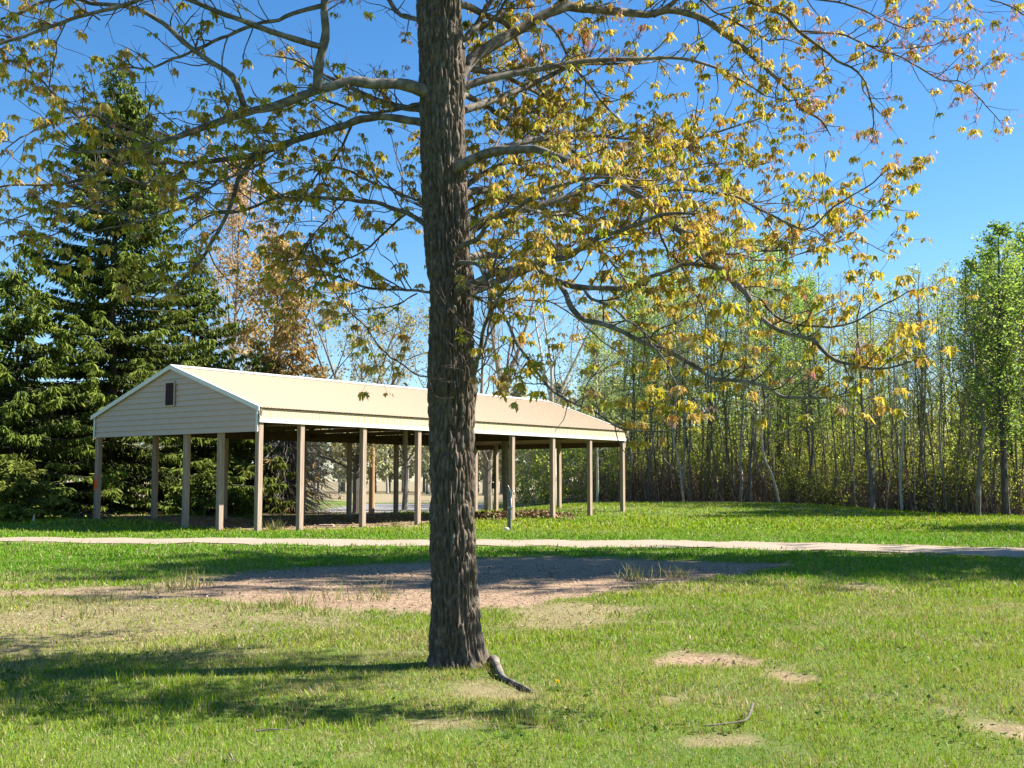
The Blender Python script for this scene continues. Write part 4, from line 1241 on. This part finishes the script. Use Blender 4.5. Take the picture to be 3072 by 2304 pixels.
# brown brush and saplings too many to count along the edge of the wood
a = Acc(); r3 = np.random.default_rng(5)
n = 5200
pxs = r3.uniform(1760, 3600, n); Yb = np.full(n, 62.0)
for it in range(4): Yb = edge_depth((pxs - 1536) / F_PX * Yb)
Yb = Yb + r3.uniform(-.3, 14, n) ** 1.0; xb = (pxs - 1536) / F_PX * Yb; zb = gz(xb, Yb) - .05
hb = r3.uniform(.5, 2.6, n) * np.where(r3.random(n) < .08, 2.6, 1)
cross = np.array([(-.5, 0, 0), (.5, 0, 0), (.15, 0, 1), (-.15, 0, 1), (0, -.5, 0), (0, .5, 0), (0, .15, 1), (0, -.15, 1)])
ct = np.array([(0, 1, 2), (0, 2, 3), (4, 5, 6), (4, 6, 7)])
D = np.stack([r3.normal(0, .22, n), r3.normal(0, .22, n), np.ones(n)], -1)
fr_ = frames(D, r3); fr_ = np.stack([fr_[..., 0], fr_[..., 2], fr_[..., 1]], -1)
colb = np.array([(.22, .15, .10), (.15, .11, .08), (.27, .21, .16)])[r3.integers(0, 3, n)]
a.inst(cross, ct, np.stack([xb, Yb, zb], -1), fr_, np.stack([hb * .014 + .012, hb * .014 + .012, hb], -1), colb)
n = 9000
k = r3.integers(0, 5200, n); pl = np.stack([xb[k] + r3.normal(0, .3, n), Yb[k] + r3.normal(0, .3, n), zb[k] + r3.uniform(.05, 1.9, n) ** 1.0], -1)
a.inst(LEAFQ, LEAFT, pl, frames(r3.normal(size=(n, 3)), r3), r3.uniform(.07, .16, n), np.array([(.15, .19, .04), (.20, .15, .09), (.19, .21, .06)])[r3.integers(0, 3, n)] * r3.uniform(.6, 1.2, (n, 1)))
tag(a.build('undergrowth', M['litter']), 'brown brush and thin saplings filling the edge of the wood', 'undergrowth', kind='stuff')

# wood far beyond the road, haze put into its pale twig and leaf colours
far_p = {}
FAR_HAZE = ((.36, .38, .26), (.42, .42, .30), (.32, .36, .25))
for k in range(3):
    far_p[k] = broadleaf(90 + k, 11, .16, .15, .22, 26, (25, 60), 5, 3, 3, .34, FAR_HAZE)
first_far = {}
for row, Yr in enumerate((128, 138, 150)):
    x = -62.0
    while x < 18:
        k = int(rng2.integers(3)); H = rng2.uniform(.75, 1.15) * (1 + .1 * row)
        loc = (x, Yr + rng2.uniform(-2.5, 2.5), -.1)
        if k not in first_far:
            o = thing('distant_tree', loc, 'far tree in the row across the road, its colour paled for haze', 'tree', 'distant trees across the road')
            far_p[k][0].build('trunk', M['hazetwig'], o); far_p[k][1].build('crown', M['green'], o); first_far[k] = o; o.scale = (H, H, H)
        else: dup(first_far[k], loc, rng2.uniform(0, 6.28), H)
        x += rng2.uniform(1.6, 3.2)

# trees outside the picture on the right whose shade lies across the lawn
def shade_tree(x, y, H, seed, first, spread, label, leaves=4):
    w, f = broadleaf(seed, H, .3, first, spread, 60, (15, 60), 9, 4, leaves, .24, LUSH)
    o = thing('shade_tree', (x, y, 0), label, 'tree'); w.build('trunk', M['darkbark'], o); f.build('crown', M['green'], o)


shade_tree(17.5, 25.2, 20, 101, .52, .30, 'tall leafy tree beyond the right edge of the lawn, its shade on the bare earth', 9)
shade_tree(26, 25.5, 18, 102, .45, .30, 'second tall leafy tree standing beyond the right edge of the lawn', 8)
shade_tree(33, 41, 17, 103, .3, .26, 'leafy tree near the drive beyond the right edge of the lawn')


# ---------------------------------------------------------------- small things
x, y, z = G(1531, 1590)
h = thing('water_hydrant', (x, y, 0), 'grey wooden post carrying a metal water hydrant with curved spout in front of the pavilion', 'hydrant')
a = Acc(); a.box((-.10, .0, -.2), (0.0, .10, 1.22)); a.box((-.094, .006, 1.22), (-.006, .094, 1.30)); a.build('support_post', M['oldwood'], h)
a = Acc(); a.tube([(.025, -.03, -.1), (.025, -.03, .5), (.025, -.03, 1.08)], .019, 10); a.tube([(.025, -.03, 1.04), (.025, -.03, 1.12)], .034, 10); a.build('standpipe', M['metal'], h, True)
a = Acc(); a.tube([(.025, -.03, 1.12), (.025, -.03, 1.2), (.04, -.03, 1.26), (.075, -.03, 1.28), (.105, -.03, 1.26), (.115, -.03, 1.2), (.116, -.03, 1.15)], .021, 10); a.build('spout', M['metal'], h, True)
a = Acc(); a.tube([(.0, -.04, 1.25), (-.05, -.05, 1.40), (-.09, -.05, 1.45)], (.012, .012, .016), 8); a.tube([(.02, -.035, 1.18), (.0, -.04, 1.25)], .014, 8); a.build('pump_handle', M['metal'], h, True)
a = Acc(); a.tube([(.03, -.03, .74), (.09, -.03, .74), (.115, -.03, .73)], .014, 8); a.tube([(-.1, -.012, .72), (.02, -.012, .72)], .012, 6); a.tube([(-.1, -.012, .98), (.02, -.012, .98)], .012, 6); a.build('tap', M['metal'], h, True)


def rock(name, loc, s, mat, label, cat, seed=0):
    bpy_me = Acc(); n = 12; m = 8; v = []
    u = np.arange(n) * 2 * np.pi / n; w = np.linspace(-np.pi / 2, np.pi / 2, m)
    U, W = np.meshgrid(u, w)
    d = np.stack([np.cos(U) * np.cos(W), np.sin(U) * np.cos(W), np.sin(W)], -1)
    r = .75 + .5 * fbm(d[..., 0] * 1.6 + seed, d[..., 1] * 1.6, d[..., 2] * 1.6, 3)
    v = (d * r[..., None] * np.array(s)).reshape(-1, 3)
    i = (np.arange(m - 1)[:, None] * n + np.arange(n)[None, :]); j = (np.arange(m - 1)[:, None] * n + (np.arange(n)[None, :] + 1) % n)
    bpy_me.add(v, np.stack([i, j, j + n, i + n], -1).reshape(-1, 4)); o = bpy_me.build(name, mat, smooth=True); o.location = loc
    return tag(o, label, cat)


rock('white_stone', G(1519, 1592) + (0, 0, .05), (.09, .07, .06), M['stone'], 'small white stone lying at the foot of the water hydrant', 'stone', 4)
# slab and scraps under the roof
x, y, z = G(979, 1580)
a = Acc(); a.hexa([(-.27, -.1, 0), (.25, -.13, 0), (.27, .12, 0), (-.25, .14, 0), (-.26, -.1, .075), (.25, -.12, .085), (.26, .12, .09), (-.25, .13, .08)])
o = a.build('concrete_slab', M['concrete']); o.location = (x, y, -.01); tag(o, 'flat pinkish concrete slab lying in the dry grass under the pavilion', 'slab')
# white pipe at the left
x, y, z = G(100, 1581)
p = thing('vent_pipe', (x, y, 0), 'short white plastic pipe with a hooded top standing in the lawn at the far left', 'pipe')
a = Acc(); a.tube([(0, 0, -.1), (0, 0, .2), (.005, 0, .36)], .036, 12); a.build('pipe_stem', M['pvc'], p, True)
a = Acc(); a.tube([(.005, 0, .34), (.007, 0, .41), (.018, 0, .45), (.03, 0, .468)], (.046, .046, .04, .022), 12); a.build('pipe_cap', M['pvc'], p, True)
for px, py, lean, hh, lab in ((121, 1580, -.05, .17, 'short pale stake stub beside the white pipe'), (129, 1579, .05, .34, 'thin grey leaning stick a little right of the white pipe')):
    x, y, z = G(px, py); a = Acc(); a.tube([(0, 0, -.05), (lean * .5, 0, hh * .5), (lean, .02, hh)], (.014, .012, .010), 7); o = a.build('stake', M['oldwood'], smooth=True); o.location = (x, y, 0); tag(o, lab, 'stick')
# low dark shrub at the foot of the far left post
(w, f) = bush(131, .45, 1.5, ((.035, .045, .02), (.05, .06, .025), (.09, .06, .04)), 800, 30, .06)
x, y, z = G(285, 1574)
o = thing('low_shrub', (x, y, .05), 'low dark shrub around the foot of the back left pavilion post', 'shrub'); w.build('stems', M['darkbark'], o); f.build('foliage', M['green'], o); o.scale = (1.2, .7, 1)
# bird on the ridge
q = NEAR + UX * 12.2 + WX * WID / 2
for it in range(30):
    xx, _ = proj(np.array([q[0], q[1], RZ + .1])); q = q + UX * (1219 - xx) * .01
b = thing('bird', (q[0], q[1], RZ + .045), 'small dark bird perched on the white roof ridge left of the maple trunk', 'bird', None, 2.2)
s = np.linspace(0, 1, 9)
a = Acc(); a.tube(np.stack([-.10 + .22 * s, s * 0, .045 + .11 * s ** 1.3], -1), .008 + .045 * np.sin(np.pi * np.clip(s * .86 + .05, 0, 1)) ** .8, 10); a.tube([(.09, 0, .135), (.115, 0, .165), (.14, 0, .172), (.16, 0, .165)], (.03, .032, .026, .008), 9); a.tube([(.155, 0, .166), (.185, 0, .16)], (.009, .002), 6)
a.add([(-.09, -.018, .055), (-.09, .018, .055), (-.22, .024, .015), (-.22, -.024, .015), (-.09, -.018, .045), (-.09, .018, .045), (-.22, .024, .008), (-.22, -.024, .008)], [(0, 1, 2, 3), (7, 6, 5, 4), (0, 3, 7, 4), (1, 5, 6, 2), (3, 2, 6, 7)])
a.tube([(.0, -.015, .06), (.005, -.015, .0)], .005, 5); a.tube([(.0, .015, .06), (.005, .015, .0)], .005, 5)
a.build('body', M['darkbox'], b, True)


def stick(pts, r, name, label, mat='limb', cat='stick', forks=()):
    o_ = np.array(pts[0]); pp = smooth_path(np.array(pts) - o_ * (1, 1, 0), .02)
    a = Acc(); t = np.linspace(0, 1, len(pp)); a.tube(pp, r * (1 - .6 * t) * (1 + .3 * (fbm(t * 20, t * 0, n=2) - .5)), 7)
    for f in forks:
        fp = smooth_path(np.array(f) - o_ * (1, 1, 0), .02); a.tube(fp, np.linspace(r * .6, r * .25, len(fp)), 6)
    o = a.build(name, M[mat], smooth=True); o.location = (o_[0], o_[1], 0)
    return tag(o, label, cat)


stick([G(2258, 2112, .09), G(2250, 2140, .06), G(2236, 2160, .04), G(2200, 2168, .035), G(2160, 2173, .035), G(2105, 2178, .03)], .011, 'fallen_twig', 'pale crooked twig with raised end lying on the grass at the lower right')
stick([G(770, 2193, .03), G(810, 2188, .035), G(850, 2189, .035), G(878, 2190, .03)], .006, 'fallen_twig', 'thin straight twig lying in the grass at the lower left')
stick([G(690, 2262, .03), G(697, 2275, .045), G(702, 2288, .03)], .008, 'fallen_twig', 'short stubby twig near the bottom edge of the lawn', forks=[[G(697, 2275, .04), G(715, 2285, .03)]])
for px, py, rr, lab in ((895, 1560, .02, 'bent stick leaning out of the shade beside the concrete slab'),):
    p0 = G(px, py); stick([p0 + (0, 0, -.02), p0 + (-.05, .1, .35), p0 + (.1, .15, .6)], .014, 'dead_stick', lab, 'oldwood')
# dandelion
x, y, z = G(1671, 2070)
d = thing('dandelion', (x, y, 0), 'single yellow dandelion flower in the grass in front of the maple', 'flower')
a = Acc(); a.tube([(0, 0, 0), (.004, 0, .035), (.002, -.004, .062)], .0025, 6, (.12, .2, .05)); a.build('stem', M['green'], d)
a = Acc(); r3 = np.random.default_rng(2); n = 90; az = r3.uniform(0, 6.28, n); el = r3.uniform(.1, 1.4, n)
D = np.stack([np.cos(az) * np.cos(el), np.sin(az) * np.cos(el), np.sin(el)], -1)
a.inst(np.array([(-.12, 0, 0), (.12, 0, 0), (.1, 1, 0), (-.1, 1, 0)]), np.array([(0, 1, 2), (0, 2, 3)]), np.tile((.002, -.004, .06), (n, 1)), frames(D, r3), r3.uniform(.014, .021, n), np.tile((.85, .62, .01), (n, 1)) * r3.uniform(.8, 1.05, (n, 1))); a.build('flower_head', M['yellow'], d)
a = Acc(); n = 7; az = np.arange(n) * .9; D = np.stack([np.cos(az), np.sin(az), np.full(n, .25)], -1); a.inst(LEAFQ * (.5, 1, 1), LEAFT, np.zeros((n, 3)), frames(D, r3, np.tile((0, 0, 1.), (n, 1))), np.full(n, .08), np.tile((.08, .15, .03), (n, 1))); a.build('leaf_rosette', M['green'], d)

# ---------------------------------------------------------------- grass
rg = np.random.default_rng(9)
BL = np.array([(-.5, 0, 0), (.5, 0, 0), (-.40, .5, .06), (.40, .5, .06), (0, 1.0, .30)])
BT = np.array([(0, 1, 3), (0, 3, 2), (2, 3, 4)])


def strip_grass(y0, y1, per, wid, hgt, acc, tall=1.0):
    xl = 1536 / F_PX
    area = 0; ys_ = np.linspace(y0, y1, 20)
    n = int(per * np.trapz(2 * (xl * ys_ + 1.6), ys_))
    y = rg.uniform(y0, y1, n); x = rg.uniform(-1, 1, n) * (xl * y + 1.6)
    d, l, s = weights(x, y)
    clump = fbm(x * 3.1, y * 3.1, n=3); big = fbm(x * .35 + 7, y * .35, n=3)
    ydr = np.interp(x, B[:, 0], B[:, 1]); yur = np.interp(x, A[:, 0], A[:, 1])
    road = (y > ydr + .35) & (y < yur - .3)
    mid = np.abs(y - (ydr + yur) / 2) < .35
    pk = (1 - .97 * smooth(.15, .8, d)) * (1 - l * .9) * np.where(road, np.where(mid & (clump > .52), .22, .0), 1) * (.55 + .9 * clump)
    trunkd = np.hypot(x - C[20, 0], y - TY)
    pk *= trunkd > .24
    k = rg.random(n) < pk
    x, y, d, clump, big = x[k], y[k], d[k], clump[k], big[k]
    n = len(x)
    far = smooth(20, 34, y)
    h = hgt * rg.uniform(.45, 1.2, n) * (.55 + .95 * clump) * (1 - .45 * d)
    tuft = (fbm(x * 6 + 3, y * 6, n=2) > .66)
    h = np.where(tuft, h * 1.6, h)
    D = np.stack([rg.normal(0, .42, n), rg.normal(0, .42, n), np.ones(n)], -1)
    thatch = rg.random(n) < (.30 + .30 * smooth(.42, .62, big) + .25 * smooth(.5, .7, fbm(x * 1.1, y * 1.1, n=3)) + .3 * d) * (1 - .75 * smooth(17, 24, y))
    flat = thatch & (rg.random(n) < .7)
    D[flat, 2] *= .25
    base = np.array([(.13, .25, .010), (.205, .31, .014), (.29, .345, .022)])
    gcol = base[0] * (1 - big[:, None]) + base[2] * big[:, None]
    lush = smooth(16.5, 20, y) * (1 - smooth(31, 40, y))
    gcol = gcol * (1 - .75 * lush[:, None]) + np.array((.095, .245, .012)) * .75 * lush[:, None]
    col = gcol * rg.uniform(.65, 1.3, (n, 1)) * (1 + rg.normal(0, .10, (n, 3)))
    straw = np.array([(.38, .31, .15), (.30, .25, .11), (.44, .38, .22)])[rg.integers(0, 3, n)]
    col[thatch] = (straw * rg.uniform(.7, 1.1, (n, 1)))[thatch]
    up_ = np.tile((0, 0, 1.), (n, 1)) + rg.normal(0, .6, (n, 3))
    sc_ = np.stack([np.full(n, wid) * rg.uniform(.6, 1.3, n), h, h], -1)
    acc.inst(BL, BT, np.stack([x, y, gz(x, y) - .006 - .02 * smooth(.3, .9, d)], -1), frames(D, rg, up_), sc_, np.clip(col, .005, .6))


ga = Acc()
strip_grass(4.4, 7.5, 3800, .0046, .047, ga)
strip_grass(7.5, 11, 2800, .0056, .050, ga)
strip_grass(11, 16, 1600, .0085, .056, ga)
strip_grass(16, 24, 750, .0145, .064, ga)
strip_grass(24, 38, 230, .026, .07, ga)
strip_grass(38, 60, 60, .05, .09, ga)
tag(ga.build('grass', M['grass']), 'short spring lawn grass mixed with dry straw', 'grass', kind='stuff')

# clover and broad-leaved weeds in the turf
a = Acc(); n = 16000
y = rg.uniform(4.6, 15, n) ** 1.0; x = rg.uniform(-1, 1, n) * (1536 / F_PX * y + 1.2)
k = (rg.random(n) < smooth(.5, .66, fbm(x * 1.7 + 3, y * 1.7, n=3)) * 1.0) & (weights(x, y)[0] < .5)
x, y = x[k], y[k]; n = len(x)
D = np.stack([rg.normal(size=n), rg.normal(size=n), rg.uniform(.0, .9, n)], -1)
a.inst(LEAFQ, LEAFT, np.stack([x, y, gz(x, y) + rg.uniform(.005, .03, n)], -1), frames(D, rg, np.tile((0, 0, 1.), (n, 1))), rg.uniform(.018, .05, n), np.array([(.07, .15, .025), (.10, .19, .03), (.16, .22, .04)])[rg.integers(0, 3, n)] * rg.uniform(.7, 1.2, (n, 1)))
tag(a.build('lawn_weeds', M['green']), 'clover and broad-leaved weeds growing through the lawn', 'weeds', kind='stuff')

# dry grass tufts at the edge of the bare earth
a = Acc()
for px, py, n, hh in ((430, 1768, 30, .2), (560, 1762, 50, .34), (590, 1755, 40, .3), (510, 1770, 30, .22), (900, 1812, 40, .28), (1130, 1800, 40, .40), (1010, 1800, 30, .3), (700, 1830, 60, .22), (1900, 1735, 60, .30), (2030, 1728, 60, .30), (320, 1800, 70, .2), (820, 1822, 80, .22), (960, 1845, 60, .2), (250, 1850, 60, .2), (1700, 1562, 60, .3), (1180, 1585, 60, .35), (820, 1590, 90, .4), (1330, 1580, 50, .3)):
    c = G(px, py); x = c[0] + rg.normal(0, .16, n); y = c[1] + rg.normal(0, .16, n)
    D = np.stack([rg.normal(0, .35, n), rg.normal(0, .35, n), np.ones(n)], -1)
    col = np.where(rg.random((n, 1)) < .55, np.array((.36, .31, .15)), np.array((.14, .19, .04))) * rg.uniform(.7, 1.15, (n, 1))
    hgt = hh * rg.uniform(.35, 1.1, n)
    a.inst(BL, BT, np.stack([x, y, gz(x, y) - .02], -1), frames(D, rg), np.stack([np.full(n, .006 + .0004 * c[1]), hgt, hgt], -1), col)
tag(a.build('dry_grass_tufts', M['grass']), 'wispy dry grass growing along the edge of the bare earth', 'grass', kind='stuff')

# dead leaves, bark chips and clods on the bare earth and under the roof
a = Acc(); n = 30000
x = rg.uniform(-9, 9, n); y = rg.uniform(9.5, 22, n)
d, l, s = weights(x, y); k = rg.random(n) < d * .75
x, y = x[k], y[k]; n = len(x)
chip = np.array([(-.5, 0, 0), (.5, .1, .15), (.35, .8, .25), (-.3, 1.0, .05)]); chipt = np.array([(0, 1, 2), (0, 2, 3)])
D = np.stack([rg.normal(size=n), rg.normal(size=n), rg.normal(0, .25, n)], -1)
cc = np.array([(.12, .08, .055), (.22, .15, .10), (.40, .31, .23), (.08, .055, .04), (.33, .26, .19)])[rg.integers(0, 5, n)] * rg.uniform(.7, 1.2, (n, 1))
a.inst(chip, chipt, np.stack([x, y, gz(x, y) + .006], -1), frames(D, rg, np.tile((0, 0, 1.), (n, 1))), np.stack([rg.uniform(.008, .03, n), rg.uniform(.02, .06, n), np.full(n, .02)], -1), cc)
n = 2600                                                          # the bank of leaves at the far end of the pavilion
c = np.array([P(1540, 1550, 48.5)[0], 49.2])
t_ = rg.uniform(-1, 1, n); w_ = rg.normal(0, .5, n)
x = c[0] + UX[0] * 0 + t_ * 2.6; y = c[1] + w_ + t_ * 1.0
hz = .30 * np.exp(-(w_ / .6) ** 2) * (1 - t_ ** 4) * rg.random(n)
D = rg.normal(size=(n, 3)) * (1, 1, .6)
a.inst(chip, chipt, np.stack([x, y, gz(x, y) + hz], -1), frames(D, rg), np.stack([np.full(n, .10), rg.uniform(.1, .22, n), np.full(n, .1)], -1), np.array([(.24, .14, .08), (.32, .20, .11), (.15, .09, .05), (.14, .17, .04)])[rg.integers(0, 4, n)] * rg.uniform(.7, 1.2, (n, 1)))
n = 5000                                                          # under the roof
x = rg.uniform(0, LEN, n); y = rg.uniform(.3, WID, n); q = NEAR + x[:, None] * UX + y[:, None] * WX
D = rg.normal(size=(n, 3)) * (1, 1, .25)
a.inst(chip, chipt, np.stack([q[:, 0], q[:, 1], gz(q[:, 0], q[:, 1]) + .01], -1), frames(D, rg, np.tile((0, 0, 1.), (n, 1))), np.stack([np.full(n, .05), rg.uniform(.06, .16, n), np.full(n, .06)], -1), np.array([(.24, .16, .10), (.33, .25, .15), (.12, .08, .05)])[rg.integers(0, 3, n)] * rg.uniform(.7, 1.2, (n, 1)))
tag(a.build('leaf_litter', M['litter']), 'dead leaves and bark chips scattered on the bare earth', 'leaf litter', kind='stuff')
